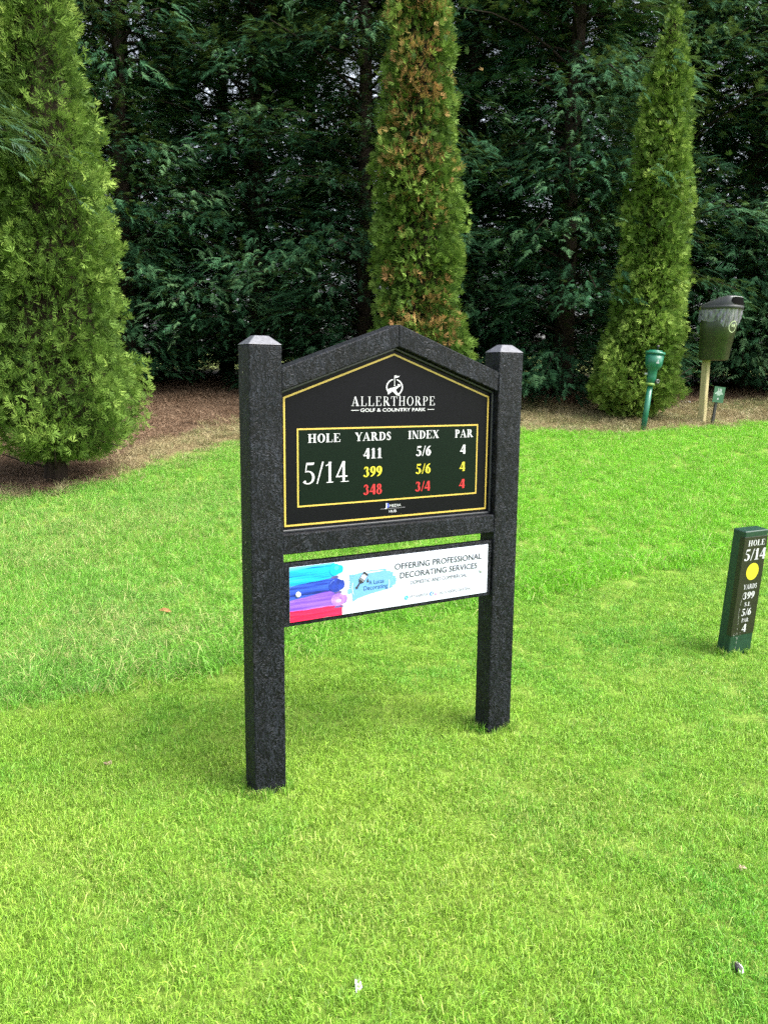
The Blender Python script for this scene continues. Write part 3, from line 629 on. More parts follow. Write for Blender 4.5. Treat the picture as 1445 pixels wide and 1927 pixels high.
# ------------------------------------------------------------------ the signboard
PW, PD, GAP, HP = .117, .094, .9067, 1.559; X2 = PW + GAP; XM = PW + GAP/2; XR = X2 + PW
sg = thing('golf_hole_signboard', 'black post-mounted golf hole signboard with gabled top standing on the lawn', 'signboard', (0, 0, 0))
def post(x):
    mb = MB(); rnd = .007
    mb.box((x, 0, -.35), (x+PW, PD, HP)); o = mb.build('post', sg, M_LUM, bevel=.006, seg=3)
    cp = MB(); i1, i2 = .034, .030; z0, z1 = HP+.0005, HP + .030; e = -.001
    cp.add([(x+e, e, z0), (x+PW-e, e, z0), (x+PW-e, PD-e, z0), (x+e, PD-e, z0), (x+i1, i2, z1), (x+PW-i1, i2, z1), (x+PW-i1, PD-i2, z1), (x+i1, PD-i2, z1)],
           [(0,3,2,1),(4,5,6,7),(0,1,5,4),(1,2,6,5),(2,3,7,6),(3,0,4,7)])
    cp.build('post_cap', o, M_CAP, bevel=.002)
    return o
M_CAP = simple('highlit_cap_plastic', (.050, .053, .066), (.10, .105, .125), 90, .42, .6, .25, bdist=.001)  # cap colour lightened above the posts, so their bright highlight is painted in
p1 = post(0); p2 = post(X2)
M_PLUG = simple('pale_plug', (.22, .20, .18), None, 50, .6)
for z_ in (1.470, .905, .812, .745):
    MB().add([(-.0012, .05 + .003*math.cos(i_*.785), z_ + .004*math.sin(i_*.785)) for i_ in range(8)], [tuple(range(7, -1, -1))]).build('screw_plug', p1, M_PLUG)
RB = .0035; gO, gI, eO, eI = 1.6446, 1.567, 1.4844, 1.410
MB().prism([(PW, eI), (XM, gI), (XM, gO), (PW, eO)], RB, PD-.004).build('gable_beam', sg, M_LUM, bevel=.004)
MB().prism([(XM+.0012, gI-.0001), (X2, eI), (X2, eO), (XM+.0012, gO-.0001)], RB, PD-.004).build('gable_beam', sg, M_LUM, bevel=.004)
rl = MB().box((PW, RB, .8569), (X2, PD-.004, .9279)).build('bottom_rail', sg, M_LUM, bevel=.004)
# panel
PY = .0385; inner = [(PW, .928), (X2, .928), (X2, 1.4100), (XM, 1.5668), (PW, 1.4100)]
pn = MB().prism(inner, PY, PY+.012).build('hole_panel', sg, M_PANEL)
bd = MB()                                                            # glazing bead round the panel
M_BEAD = simple('dark_plastic_bead', (.012, .014, .018), (.02, .022, .028), 60, .35, .6)
bt = .0095
for q in frame_strip([(a+ (0.0006 if a == PW else -0.0006 if a == X2 else 0), z_ - (.0008 if z_ > 1 else -.0006)) for a, z_ in inner], bt): bd.prism(q, PY-.011, PY-.0005)
bd.build('glazing_bead', sg, M_BEAD, bevel=.0025)
outer = [(.1359, .9471), (1.0061, .9471), (1.0061, 1.3899), (XM+.0007, 1.544), (.1359, 1.3899)]
ob('border_line', flat(frame_strip(outer, .0064), PY-.0006, 0), pn, M_YEL)
box_ = [(.1853, 1.0118), (.9567, 1.0118), (.9567, 1.2838), (.1853, 1.2838)]
ob('score_table', flat([box_], PY-.0005), pn, M_TABLE)
ob('border_line', flat(frame_strip(box_, .0055), PY-.0010, 0), pn, M_YEL)
TY = PY - .0010
for s, x0, x1, zb, cap, m_ in [('HOLE', .2268, .3520, 1.2338, .0300, M_WHT), ('YARDS', .4110, .5602, 1.2343, .0298, M_WHT), ('INDEX', .6358, .7735, 1.2355, .0298, M_WHT), ('PAR', .8469, .9343, 1.2348, .0300, M_WHT),
        ('411', .4463, .5228, 1.1700, .0370, M_WHT), ('5/6', .6705, .7380, 1.1710, .0365, M_WHT), ('4', .8735, .8994, 1.1710, .0355, M_WHT),
        ('399', .4463, .5245, 1.1040, .0370, M_LEM), ('5/6', .6702, .7376, 1.1043, .0365, M_LEM), ('4', .8729, .8984, 1.1045, .0355, M_LEM),
        ('348', .4462, .5242, 1.0390, .0370, M_RED), ('3/4', .6695, .7361, 1.0380, .0365, M_RED), ('4', .8728, .8984, 1.0380, .0355, M_RED)]:
    ob('lettering', serif_text(s, x0, x1, zb, cap, TY), pn, m_)
ob('lettering', serif_text('5/14', .2065, .3865, 1.0915, .0735, TY, False), pn, M_WHT)
ob('lettering', serif_text('ALLERTHORPE', .3962, .7500, 1.3580, .0330, TY, False, .10), pn, M_WHT)
ob('lettering', sans_text('GOLF & COUNTRY PARK', .4328, .7105, 1.3373, .0117, TY, .012), pn, M_WHT)
for a_, b_ in ((.3953, .4266), (.7184, .7490)): ob('rule_line', flat([[(a_, 1.3418), (b_, 1.3418), (b_, 1.3440), (a_, 1.3440)]], TY, 0), pn, M_WHT)
# crest: flag in a broken oval with a winding fairway
cz = 1.4240; cxl = .5734; lg = []
lg += ringp(cxl, cz, .0355, .0300, .0055, .0040, 102, 232, 22) + ringp(cxl, cz, .0355, .0300, .0055, .0040, 74, -72, 26)
lg += [[(cxl-.0020, 1.4285), (cxl+.0010, 1.4285), (cxl+.0010, 1.4650), (cxl-.0020, 1.4650)], [(cxl-.002, 1.4655), (cxl+.006, 1.4662), (cxl+.006, 1.4575), (cxl-.002, 1.4560)], [(cxl+.006, 1.4662), (cxl+.0125, 1.4640), (cxl+.020, 1.4650), (cxl+.0165, 1.4600), (cxl+.006, 1.4575)], [(cxl-.005, 1.4280), (cxl+.004, 1.4280), (cxl+.002, 1.4300), (cxl-.003, 1.4300)]]
lg += [[(cxl-.031, 1.4160), (cxl-.015, 1.4215), (cxl-.012, 1.4080), (cxl-.028, 1.3975)], [(cxl-.015, 1.4215), (cxl+.004, 1.4255), (cxl+.006, 1.4110), (cxl-.012, 1.4100)], [(cxl+.004, 1.4255), (cxl+.021, 1.4335), (cxl+.022, 1.4290), (cxl+.003, 1.4140)],
       [(cxl+.021, 1.4345), (cxl+.026, 1.4315), (cxl+.022, 1.4260), (cxl+.014, 1.4285)], [(cxl+.013, 1.4355), (cxl+.022, 1.4340), (cxl+.020, 1.4300), (cxl+.012, 1.4325)], [(cxl-.010, 1.4105), (cxl+.004, 1.4130), (cxl+.020, 1.3960), (cxl+.008, 1.3955)], [(cxl+.006, 1.4000), (cxl+.022, 1.3985), (cxl+.024, 1.3945), (cxl+.014, 1.3942)]]
ob('crest', flat(lg, TY, .00003), pn, M_WHT)
ob('lettering', sans_text('B', .5455, .5560, .9862, .0155, TY, .02), pn, M_BLU)
ob('lettering', sans_text('J', .5385, .5465, .9862, .0165, TY-.0002, .02), pn, M_WHT)
ob('lettering', sans_text('MEDIA', .5575, .6080, .9868, .0098, TY), pn, M_WHT)
ob('lettering', sans_text('HUB', .5562, .5877, .9660, .0096, TY), pn, M_WHT)
ob('rule_line', flat([[(.5194, .9812), (.6250, .9812), (.6250, .9822), (.5194, .9822)]], TY, 0), pn, simple('thin_grey_print', (.30, .30, .33)))
# sponsor board
BY = .0085; sbk = MB().box((PW+.0004, BY+.004, .598), (X2-.0004, BY+.034, .8235)).build('backing_board', sg, M_LUM, bevel=.003)
sp = MB().box((.1397, BY+.0005, .6136), (1.0009, BY+.0045, .8094)).build('sponsor_panel', sg, M_BOARDW)
SY = BY - .0001; xa = .1400; zt, zb_ = .8091, .6139
def band(zl0, zl1, zr0, zr1, xr, amp, seed, n=26):
    r = random.Random(seed); up, lo = [], []
    for k in range(n+1):
        u = k/n; x = xa + (xr-xa)*u; j = amp*(math.sin(u*9+seed)+.5*math.sin(u*23+seed*2))*(.4+.6*u)
        up.append((x, zl0+(zr0-zl0)*u + j)); lo.append((x, zl1+(zr1-zl1)*u + j*.8))
    return [[lo[k], lo[k+1], up[k+1], up[k]] for k in range(n)]
def clampz(polys): return [[(x, min(max(z_, zb_), zt)) for x, z_ in q] for q in polys]
ob('paint_stroke', flat(clampz(band(.8091, .742, .8091, .755, .315, .0008, 1)), SY-.0001, 0), sp, M_PA[0])
ob('paint_stroke', flat(clampz(band(.8091, .797, .8091, .8055, .302, .0012, 3)), SY-.0003, 0), sp, M_PALETUR)
ob('paint_stroke', flat(clampz(band(.742, .690, .757, .7075, .318, .0010, 5)), SY-.0005, 0), sp, M_PA[1])
ob('paint_stroke', flat(clampz(band(.692, .650, .712, .652, .322, .0010, 8)), SY-.0007, 0), sp, M_PA[2])
ob('paint_stroke', flat(clampz(band(.653, .6139, .652, .6139, .345, .0016, 2)), SY-.0009, 0), sp, M_PA[3])
def blob(name_, cx, cz, rx, rz, m_, tipz, dy):
    pts = ell(cx, cz, rx, rz, 30); pts = [(x + (.010 if (x > cx + rx*.8) else 0), z_) for x, z_ in pts]
    b_ = MB(); b_.add([(x, SY-dy, z_) for x, z_ in pts], [tuple(range(30))]); ob('paint_blob', b_.mesh(), sp, m_)
M_B1 = simple('turquoise_blob', (.01, .42, .62), (.005, .32, .56), 40, .3); M_B2 = simple('blue_blob', (.02, .05, .36), (.012, .025, .20), 50, .3); M_B3 = simple('violet_blob', (.22, .09, .50), (.34, .19, .58), 55, .3)
M_SH = simple('dark_paint_edge', (.04, .05, .16), (.10, .06, .22), 60, .4)
for e_ in (ell(.316, .7560, .015, .005), ell(.328, .699, .016, .005), ell(.332, .646, .020, .004)): ob('paint_shadow_gap', flat([e_], SY-.0010), sp, M_SH)
blob('a', .3165, .7835, .0220, .0215, M_B1, 0, .0013); blob('b', .3180, .7265, .0270, .0255, M_B2, 0, .0013); blob('c', .3275, .6720, .0280, .0235, M_B3, 0, .0013)
ob('paint_highlight', flat([ell(.322, .790, .009, .008), ], SY-.0015, 0), sp, simple('light_turquoise', (.05, .48, .65), None, 60, .3))
ob('paint_highlight', flat(ringp(.318, .7265, .0235, .021, .002, .002, 100, 165, 8) , SY-.0015, 0), sp, simple('light_blue_paint', (.10, .18, .55), None, 60, .3))
ob('paint_highlight', flat([ell(.330, .668, .012, .007)], SY-.0015, 0), sp, simple('light_violet', (.5, .36, .62), None, 60, .3))
# logo: circle, brush stroke, brush
rc = (.4640, .7100, .0790, .0785)
ob('logo_ring', flat(ringp(*rc, .0011, .0011, 0, 360, 60), SY-.0001, 0), sp, M_RING)
st = [[(.3672, .7040), (.3850, .7080), (.3860, .6895), (.3690, .6860)], [(.3760, .7510), (.4050, .7590), (.4060, .6650), (.3900, .6560)], [(.4040, .7580), (.4700, .7660), (.4700, .6790), (.4050, .6655)],
      [(.4700, .7640), (.5280, .7640), (.5420, .6870), (.4700, .6785)], [(.5270, .7560), (.5480, .7530), (.5510, .6890), (.5400, .6870)], [(.5440, .7490), (.5590, .7480), (.5560, .6900), (.5440, .6890)], [(.5560, .7330), (.5690, .7330), (.5700, .7000), (.5560, .6970)], [(.5660, .7250), (.5740, .7230), (.5720, .7080), (.5660, .7060)]]
for q in range(6): st.append([(.372+.002*(q % 2), .757-.0085*q), (.392, .758-.0085*q), (.392, .7515-.0085*q), (.376, .7515-.0085*q)])
ob('logo_stroke', flat(st, SY-.0003, .00003), sp, M_STROKE)
ob('logo_stroke', flat([[(.425, .7585), (.470, .7610), (.520, .7590), (.500, .7560), (.450, .7545)]] + [q for q in ringp(*rc, .0024, .0024, 168, 200, 12)] + [q for q in ringp(*rc, .0024, .0024, -30, 8, 12)], SY-.0008, .00002), sp, M_BOARDW)
br = []; o0 = Vector((.4235, .7310)); dv = Vector((.62, .80)).normalized(); sv = Vector((dv.y, -dv.x))
def bq(a0, a1, w0, w1): return [tuple(o0+dv*a0-sv*w0), tuple(o0+dv*a0+sv*w0), tuple(o0+dv*a1+sv*w1), tuple(o0+dv*a1-sv*w1)]
br = [bq(-.032, -.008, .0040, .0030), ell(*(o0+dv*-.031), .0055, .0050, 12), bq(-.010, -.003, .005, .0125), bq(-.003, .0005, .0125, .0125), bq(.0018, .0040, .0125, .0125), bq(.0053, .0075, .0125, .0125)]
hw = Vector(sv)*.0118
br += [[tuple(o0+dv*.008-hw), tuple(o0+dv*.008-hw*.84), tuple(o0+dv*.032-hw*.84), tuple(o0+dv*.032-hw)], [tuple(o0+dv*.008+hw*.84), tuple(o0+dv*.008+hw), tuple(o0+dv*.032+hw), tuple(o0+dv*.032+hw*.84)], bq(.026, .033, .0120, .0120),
       [tuple(o0+dv*.027-hw), tuple(o0+dv*.027-hw*.3), tuple(o0+dv*.019-hw*.6)], [tuple(o0+dv*.027-hw*.1), tuple(o0+dv*.027+hw*.5), tuple(o0+dv*.021+hw*.2)], [(.4480, .7215), (.4525, .7205), (.4560, .7240), (.4490, .7370), (.4460, .7250)]]
M_BRW = M_BOARDW
ob('logo_brush', flat([bq(-.004, .033, .0118, .0118)], SY-.0012, 0), sp, M_BRW)
ob('logo_brush', flat(br, SY-.0014, .00003), sp, M_INK)
TS = SY - .0012
ob('lettering', sans_text('A Lucas', .4545, .5190, .7120, .0155, TS, .006), sp, M_NAVY)
ob('lettering', sans_text('Decorating', .4330, .5350, .6925, .0160, TS, .006), sp, M_NAVY)
ob('lettering', sans_text('OFFERING PROFESSIONAL', .5657, .9699, .7548, .0228, TS, .008), sp, M_INK)
ob('lettering', sans_text('DECORATING SERVICES', .5891, .9484, .7194, .0222, TS, .008), sp, M_INK)
ob('lettering', sans_text('DOMESTIC AND COMMERCIAL', .6358, .8997, .6906, .0145, TS, 0), sp, M_INK)
ob('lettering', sans_text('07736589739', .6325, .7145, .6378, .0104, TS, 0), sp, M_GREYINK)
ob('lettering', sans_text('ALUCASDECORATING', .7696, .9216, .6358, .0115, TS, 0), sp, M_GREYINK)
ob('icon', flat([ell(.6183, .6420, .0084, .0080)], TS, 0), sp, M_CYANI)
ob('icon', flat([[(.6150, .6450), (.6168, .6458), (.6175, .6420), (.6210, .6392), (.6222, .6404), (.6205, .6380), (.6170, .6395), (.6150, .6425)]], TS-.0003, 0), sp, M_BOARDW)
ob('icon', flat([ell(.7326, .6432, .0086, .0082)], TS, 0), sp, M_FBI)
ob('icon', sans_text('f', .7302, .7358, .6365, .0115, TS-.0003, .02), sp, M_BOARDW)
ob('icon', flat([ell(.7555, .6420, .0086, .0082)], TS, 0), sp, M_PNKI)
ob('icon', flat(ringp(.7555, .6420, .0036, .0036, .001, .001, 0, 360, 14) + frame_strip([(.7500, .6368), (.7610, .6368), (.7610, .6472), (.7500, .6472)], .001), TS-.0003, 0), sp, M_BOARDW)
for xx, zz in ((.1714, .7110), (.9692, .7100)):
    sc = MB().lathe([(.0098, 0), (.0098, .002), (.0080, .0040), (.004, .0050)], 20)
    o = sc.build('screw_cap', sp, M_SCREW, True); o.location = (xx, BY-.0015, zz); o.rotation_euler = (math.pi/2, 0, 0)

# ------------------------------------------------------------------ hole marker post
dm, lm = 4.1376, 1.8121; mx_, my_ = from_dl(dm, lm); mz = .127*.6*math.log1p(math.exp((dm-4.6)/.6))
M_MKG = simple('dark_green_recycled_plastic', (.006, .028, .018), (.012, .045, .028), 50, .38, .5, .25, bdist=.002)
M_MKB, _t, _b = mat('black_label_print', .4, .5)
_t.links.new(mixc(_t, noise(_t, 60, 3, vec=objco(_t)).outputs[0], (.010, .012, .007), (.018, .017, .010)), _b.inputs['Base Color'])
mk = thing('tee_marker_post', 'leaning dark green tee marker post with yellow dot at the right edge', 'marker post', (mx_, my_, mz))
yaw, lx, ly = -.094, -.0132, .0878
Mr = Matrix.Rotation(yaw, 4, 'Z') @ Matrix.Rotation(lx, 4, 'Y') @ Matrix.Rotation(ly, 4, 'X'); mk.rotation_euler = Mr.to_euler()
w_, dd_, Hm = .165, .0793, .6827
MB().box((0, 0, -.15), (w_, dd_, Hm)).build('post_body', mk, M_MKG, bevel=.006, seg=3)
lb = MB().prism([(-.0022, .116), (w_-.003, .116), (w_-.003, .652), (-.0022, .652)], -.0022, .028).build('label_plate', mk, M_MKB, bevel=.001)
ly_ = -.0030; xc = .085
for s, z_, cap, wd in [('HOLE', .619, .030, .118), ('5/14', .557, .060, .150), ('YARDS', .383, .026, .096), ('399', .334, .039, .083), ('S.I.', .286, .022, .044), ('5/6', .242, .039, .070), ('PAR', .197, .022, .051), ('4', .152, .043, .031)]:
    ob('lettering', serif_text(s, xc-wd/2, xc+wd/2, z_-cap/2, cap, ly_), lb, M_WHT)
ob('yellow_dot', flat([ell(xc, .464, .044, .046, 36)], ly_, 0), lb, M_LEM)
rs = random.Random(3); q_ = []
for k in range(34):
    z_ = .02 + .33*rs.random() if k < 24 else .10 + .03*rs.random(); x_ = .036 + .006*math.sin(z_*20) + (rs.random()-.5)*.006 if k < 24 else .012 + .05*rs.random(); L_ = .004 + .012*rs.random() if k < 24 else .004
    q_.append([(x_, z_), (x_+.0016, z_), (x_+.0014, z_+L_), (x_+.0002, z_+L_)])
ob('scuff_marks', flat(q_, ly_-.0004, .00002), mk, simple('pale_scuff', (.40, .42, .38), None, 80, .8))

# ------------------------------------------------------------------ ball washer
M_BWG = simple('green_enamel', (.010, .105, .062), (.016, .135, .080), 14, .32, .55)
dB = 11.0; b0 = ground_pt(1210, 808); dB = (b0 - CAM) @ FH; pxm = dB / FPX
bw = thing('ball_washer', 'leaning green ball washer on a pole in front of the pointed column conifer', 'ball washer', tuple(b0))
tip = at(1234, 658, dB); ax_ = Vector(tip - b0); Hb = ax_.length; bw.rotation_euler = ax_.to_track_quat('Z', 'Y').to_euler()
bw.rotation_euler = (Vector((0, 0, 1)).rotation_difference(ax_)).to_euler()
f = Hb/150.0
MB().lathe([(.038, -.1), (.038, 86*f)], 16).build('pole', bw, M_BWG, True)
hd = MB().lathe([(8.5*f, 84*f), (8.8*f, 100*f), (9*f, 112*f), (13*f, 117*f), (15.5*f, 121*f), (17.2*f, 142*f)], 28).build('wash_drum', bw, M_BWG, True)
MB().lathe([(17.6*f, 141.5*f), (18.8*f, 142*f), (18.8*f, 145*f), (17*f, 146.5*f), (13*f, 147*f), (12.5*f, 149*f), (6*f, 149.6*f)], 28).build('lid', bw, M_BWG, True)
kn = MB().lathe([(1.2*f, 149*f), (1.2*f, 154*f), (2.6*f, 155*f), (3.0*f, 157*f), (1.5*f, 158.6*f)], 14).build('lid_knob', bw, simple('dark_knob', (.03, .03, .03), None, 20, .4), True)
kn.location = (.0, -.03, 0)
hn = MB(); hn.lathe([(1.6*f, -.008), (4.4*f, -.008), (4.4*f, .012), (1.6*f, .012), (1.6*f, -.008)], 18, caps=False)
hh = hn.build('crank_ring', bw, simple('dark_metal_ring', (.05, .055, .05), None, 30, .4, .6), True)
pr = RH*10.5*f - FH*6*f; hh.location = (pr[0], pr[1], 92*f); hh.rotation_euler = Vector(-FH + .5*RH).to_track_quat('Z', 'Y').to_euler()
MB().tube([tuple(np.array([0, 0, 88*f])), tuple(np.array([pr[0]*.6, pr[1]*.6, 86*f])), (pr[0], pr[1], 89*f)], .010, 7).build('crank_arm', bw, hh.data.materials[0])
MB().lathe([(9.2*f, 83*f), (9.2*f, 88*f)], 20).build('collar', bw, simple('yellow_green_band', (.22, .32, .05), (.06, .16, .05), 30, .6), True)
MB().tube([(-RH[0]*8*f, -RH[1]*8*f, 104*f), (-RH[0]*14*f, -RH[1]*14*f, 104*f)], .014, 8).build('spigot', bw, simple('pale_metal', (.35, .40, .36), None, 30, .4))
q = [(-2.6*f, 124*f), (2.6*f, 124*f), (0, 131*f)]
em = MB(); rr_ = 16.9*f
for dx, z_ in ((0, 130*f), (-.010, 126.5*f), (.010, 126.5*f)): 
    n_ = Vector(-FH + .12*RH).normalized(); c_ = n_*(15.6*f + (z_-121*f)*.08 + .006) + Vector(RH)*dx; R_ = Vector(RH)
    em.add([tuple(c_ - R_*.010 + Vector((0, 0, z_-.012))), tuple(c_ + R_*.010 + Vector((0, 0, z_-.012))), tuple(c_ + Vector((0, 0, z_+.012)))], [(0, 1, 2)])
ob('emblem', em.mesh(), hd, M_WHT)

# ------------------------------------------------------------------ litter bin on a timber post
p0 = ground_pt(1320, 796); dK = (p0 - CAM) @ FH
M_TIM = simple('weathered_timber', (.30, .27, .13), (.42, .36, .20), 8, .8, .2, .5, bdist=.006, stretch=(6, 6, .6))
M_BIN = simple('olive_green_bin_plastic', (.022, .034, .014), (.034, .048, .020), 10, .38, .5, .1)
M_LID, _t, _b = mat('algae_stained_lid', .45, .5); _v = objco(_t); _n = noise(_t, 7, 4, vec=_v)
_sx = _t.nodes.new('ShaderNodeSeparateXYZ'); _t.links.new(_v, _sx.inputs[0])
_k = math_(_t, 'MULTIPLY', math_(_t, 'ADD', math_(_t, 'MULTIPLY', _sx.outputs[0], -7.0), math_(_t, 'SUBTRACT', _n.outputs[0], .75)), 4.0, True)
_t.links.new(mixc(_t, _k, (.035, .037, .040), (.24, .28, .04)), _b.inputs['Base Color'])
u_ = dK/FPX                                                        # metres per photo pixel there
bn = thing('litter_bin', 'hooded olive green litter bin on a timber post with bag folded over its rim', 'litter bin', tuple(p0))
fr = RH*.66 - FH*.75; sd = np.array([-fr[1], fr[0], 0])             # bin front direction
bn.rotation_euler = (0, math.radians(.3), math.atan2(fr[1], fr[0]))
pz_top = 150*u_
MB().box((-.045, -.042, -.1), (.045, .042, pz_top)).build('timber_post', bn, M_TIM, bevel=.01)
zB0, zB1 = (797-681)*u_, (797-590)*u_
def sect(z_, x0, x1, hw_, n=36, p=3.0):
    cx_, rx_ = (x0+x1)/2, (x1-x0)/2
    o_ = []
    for k in range(n):
        a = 2*math.pi*k/n; c_, s_ = math.cos(a), math.sin(a); o_.append((cx_ + rx_*math.copysign(abs(c_)**(2/p), c_), hw_*math.copysign(abs(s_)**(2/p), s_), z_))
    return o_
def loft(secs, n=36, cap0=True, cap1=True):
    vs = [v for s in secs for v in s]; fs = [(i_*n+k, i_*n+(k+1) % n, (i_+1)*n+(k+1) % n, (i_+1)*n+k) for i_ in range(len(secs)-1) for k in range(n)]
    if cap0: fs.append(tuple(range(n-1, -1, -1)))
    if cap1: fs.append(tuple((len(secs)-1)*n+k for k in range(n)))
    return MB().add(vs, fs)
xb = -.075
body = loft([sect(zB0-.005, xb+.03, .24, .13), sect(zB0, xb, .27, .155), sect(zB0+.012, xb-.008, .285, .165), sect(zB0+(zB1-zB0)*.42, xb-.006, .330, .182), sect(zB0+(zB1-zB0)*.425, xb-.010, .335, .186), sect(zB1, xb-.01, .410, .205)]).build('bin_body', bn, M_BIN, True)
rim = loft([sect(zB1-.012, xb-.03, .430, .222), sect(zB1+.030, xb-.03, .436, .225), sect(zB1+.036, xb-.02, .430, .218)]).build('rim', bn, M_LID, True)
zl = zB1 + .036; zt_ = zB1 + .150
secs = []
for k in range(9):
    t_ = k/8; z_ = zl + (zt_-zl)*t_; xbk = xb-.015 + (.31)*(t_**1.5); secs.append(sect(z_, xbk, .420 - .030*t_**3, .213 - .048*t_**2, 36, 3.2))
secs.append(sect(zt_+.012, .28, .37, .14, 36, 3))
lid = loft(secs, cap0=False).build('lid_hood', bn, M_LID, True)
# deposit slot (black sheet on the hood, coloured as the opening's inner shade) with a pale lip, on the hood's front and side facing the lawn
slot = MB(); lip = MB(); zc_ = (zl+zt_)/2 + .004; hs = .049
def hood_pt(y_, z_, off):
    t_ = (z_-zl)/(zt_-zl); x1 = .420-.030*t_**3; hw_ = .213-.048*t_**2; yy = abs(y_)/hw_; 
    xbk = xb-.015 + .31*(t_**1.5); cx_, rx_ = (xbk+x1)/2, (x1-xbk)/2
    return cx_ + rx_*max(0, 1-min(yy, 1)**3.2)**(1/3.2) + off
NY = 16; ys = [-.165 + .33*k/NY for k in range(NY+1)]
vs = []; 
for y_ in ys:
    e_ = hs*math.sqrt(max(0, 1 - (abs(y_)/.168)**6)); vs += [(hood_pt(y_, zc_-e_, .013), y_*1.0, zc_-e_), (hood_pt(y_, zc_+e_, .013), y_, zc_+e_)]
slot.add(vs, [(2*k, 2*k+2, 2*k+3, 2*k+1) for k in range(NY)])
slot.build('deposit_slot', lid, simple('slot_shade_black', (.002, .002, .002), None, 5, .95, .05))
up_ = [(hood_pt(y_, zc_+hs, .012), y_, zc_ + hs*math.sqrt(max(0, 1-(abs(y_)/.168)**6)) + .004) for y_ in ys]; MB().tube(up_, .006, 6).build('slot_lip', lid, simple('pale_lip', (.30, .30, .32), None, 30, .35, .6), True)
# bag
bg_ = MB(); nb_ = 110; lev = 9; vs = []; r = random.Random(5)
ph = [r.uniform(0, 6.28) for _ in range(8)]
for j in range(lev+1):
    t_ = j/lev
    for k in range(nb_):
        a = 2*math.pi*k/nb_; c_, s_ = math.cos(a), math.sin(a); drop = (.16 + .10*math.exp(-((a+.35 if a < 3.14 else a-6.283+.35)/.8)**2) + .012*math.sin(a*7+1)) 
        z_ = zB1 - .006 - drop*t_; p = 3.0; fr_ = .408 - (zB1-z_)*.26; x0_ = xb-.018; cx_, rx_ = (x0_+fr_)/2, (fr_-x0_)/2 + .012; hw_ = .206-(zB1-z_)*.08 + .010
        fold = .007*math.sin(a*19 + t_*5*math.sin(a*2+ph[0])+ph[1]) + .006*math.sin(a*31 - t_*7+ph[2]) + .004*math.sin(a*53+t_*9); fold *= 2.0*(.35 + .65*t_)*(1 if t_ < .95 else .3)
        q = 1 + fold/.25; vs.append((cx_ + rx_*q*math.copysign(abs(c_)**(2/p), c_), hw_*q*math.copysign(abs(s_)**(2/p), s_), z_ + .014*math.sin(a*4+2.1)*t_ + .006*math.sin(a*9+1)*t_ + .006*math.sin(a*17)*t_))
bg_.add(vs, [(j*nb_+(k+1) % nb_, j*nb_+k, (j+1)*nb_+k, (j+1)*nb_+(k+1) % nb_) for j in range(lev) for k in range(nb_)])
M_BAG = simple('grey_bin_bag', (.11, .11, .14), (.20, .20, .25), 9, .18, 1.0)
bo = bg_.build('bin_bag', None, M_BAG, True); bo.parent = None; bo.location = bn.location; bo.rotation_euler = bn.rotation_euler
tag(bo, 'shiny grey plastic bag folded over the rim of the litter bin', 'bin bag')
bo.data.polygons.foreach_set('use_smooth', [True]*len(bo.data.polygons))
# circular emblem on the bin, partly under the bag
def body_front(y_, z_):
    t_ = (z_-zB0)/(zB1-zB0); fx = .285 + (.410-.285)*t_; hw_ = .165+(.205-.165)*t_; cx_ = (xb-.01+fx)/2; rx_ = (fx-xb+.01)/2
    return cx_ + rx_*max(0, 1-min(abs(y_)/hw_, 1)**3)**(1/3) + .004
zr_ = zB1 - .245; em = MB(); yo = -.045
for q in ringp(0, 0, .078, .078, .009, .009, 190, 350, 22) + ringp(0, 0, .078, .078, .009, .009, 350, 550, 22):
    em.add([(body_front(a+yo, zr_+b_), a+yo, zr_+b_) for a, b_ in q], [(0, 1, 2, 3)])
for dx in (-.038, -.020, .006, .028):
    em.add([(body_front(yo+dx, zr_+.01), yo+dx, zr_-.002), (body_front(yo+dx+.009, zr_+.01), yo+dx+.009, zr_-.002), (body_front(yo+dx+.009, zr_+.03), yo+dx+.009, zr_+.036), (body_front(yo+dx, zr_+.03), yo+dx, zr_+.036)], [(0, 1, 2, 3)])
for dz in (0, .016, .032): em.add([(body_front(yo+.02, zr_+dz), yo+.006, zr_+dz-.002), (body_front(yo+.02, zr_+dz), yo+.037, zr_+dz-.002), (body_front(yo+.02, zr_+dz), yo+.037, zr_+dz+.004), (body_front(yo+.02, zr_+dz), yo+.006, zr_+dz+.004)], [(0, 1, 2, 3)])
ob('emblem', em.mesh(), body, simple('pale_green_print', (.45, .55, .30), None, 30, .5))

# ------------------------------------------------------------------ small green sign on a stake
s0 = ground_pt(1339, 800); us = ((s0-CAM) @ FH)/FPX
ss = thing('small_stake_sign', 'small green sign plate on a black stake beside the bin post', 'sign', tuple(s0)); ss.rotation_euler = (math.radians(3), math.radians(5.5), math.atan2(RH[1], RH[0]) + math.radians(20))
MB().box((-.018, -.012, -.08), (.022, .012, 48*us)).build('stake', ss, simple('black_stake', (.010, .010, .011), (.02, .02, .02), 30, .5), bevel=.003)
plt_ = MB().box((-.085, -.022, 43*us), (.100, -.016, 72*us)).build('sign_plate', ss, simple('green_sign_plate', (.018, .080, .040), (.026, .095, .050), 20, .4))
zt2 = 72*us; PYs = -.0228
ob('lettering', serif_text('5/14', -.025, .040, zt2-.060, .036, PYs), plt_, M_WHT)
LN = []
for kx0, kx1, z_ in ((-.035, .045, .072), (-.055, .065, .087), (-.068, .070, .102), (-.03, .025, .117)):
    x_ = kx0; rs2 = random.Random(int(z_*1000))
    while x_ < kx1:
        l_ = rs2.uniform(.008, .02); LN.append([(x_, zt2-z_), (min(x_+l_, kx1), zt2-z_), (min(x_+l_, kx1), zt2-z_+.0065), (x_, zt2-z_+.0065)]); x_ += l_ + .0035
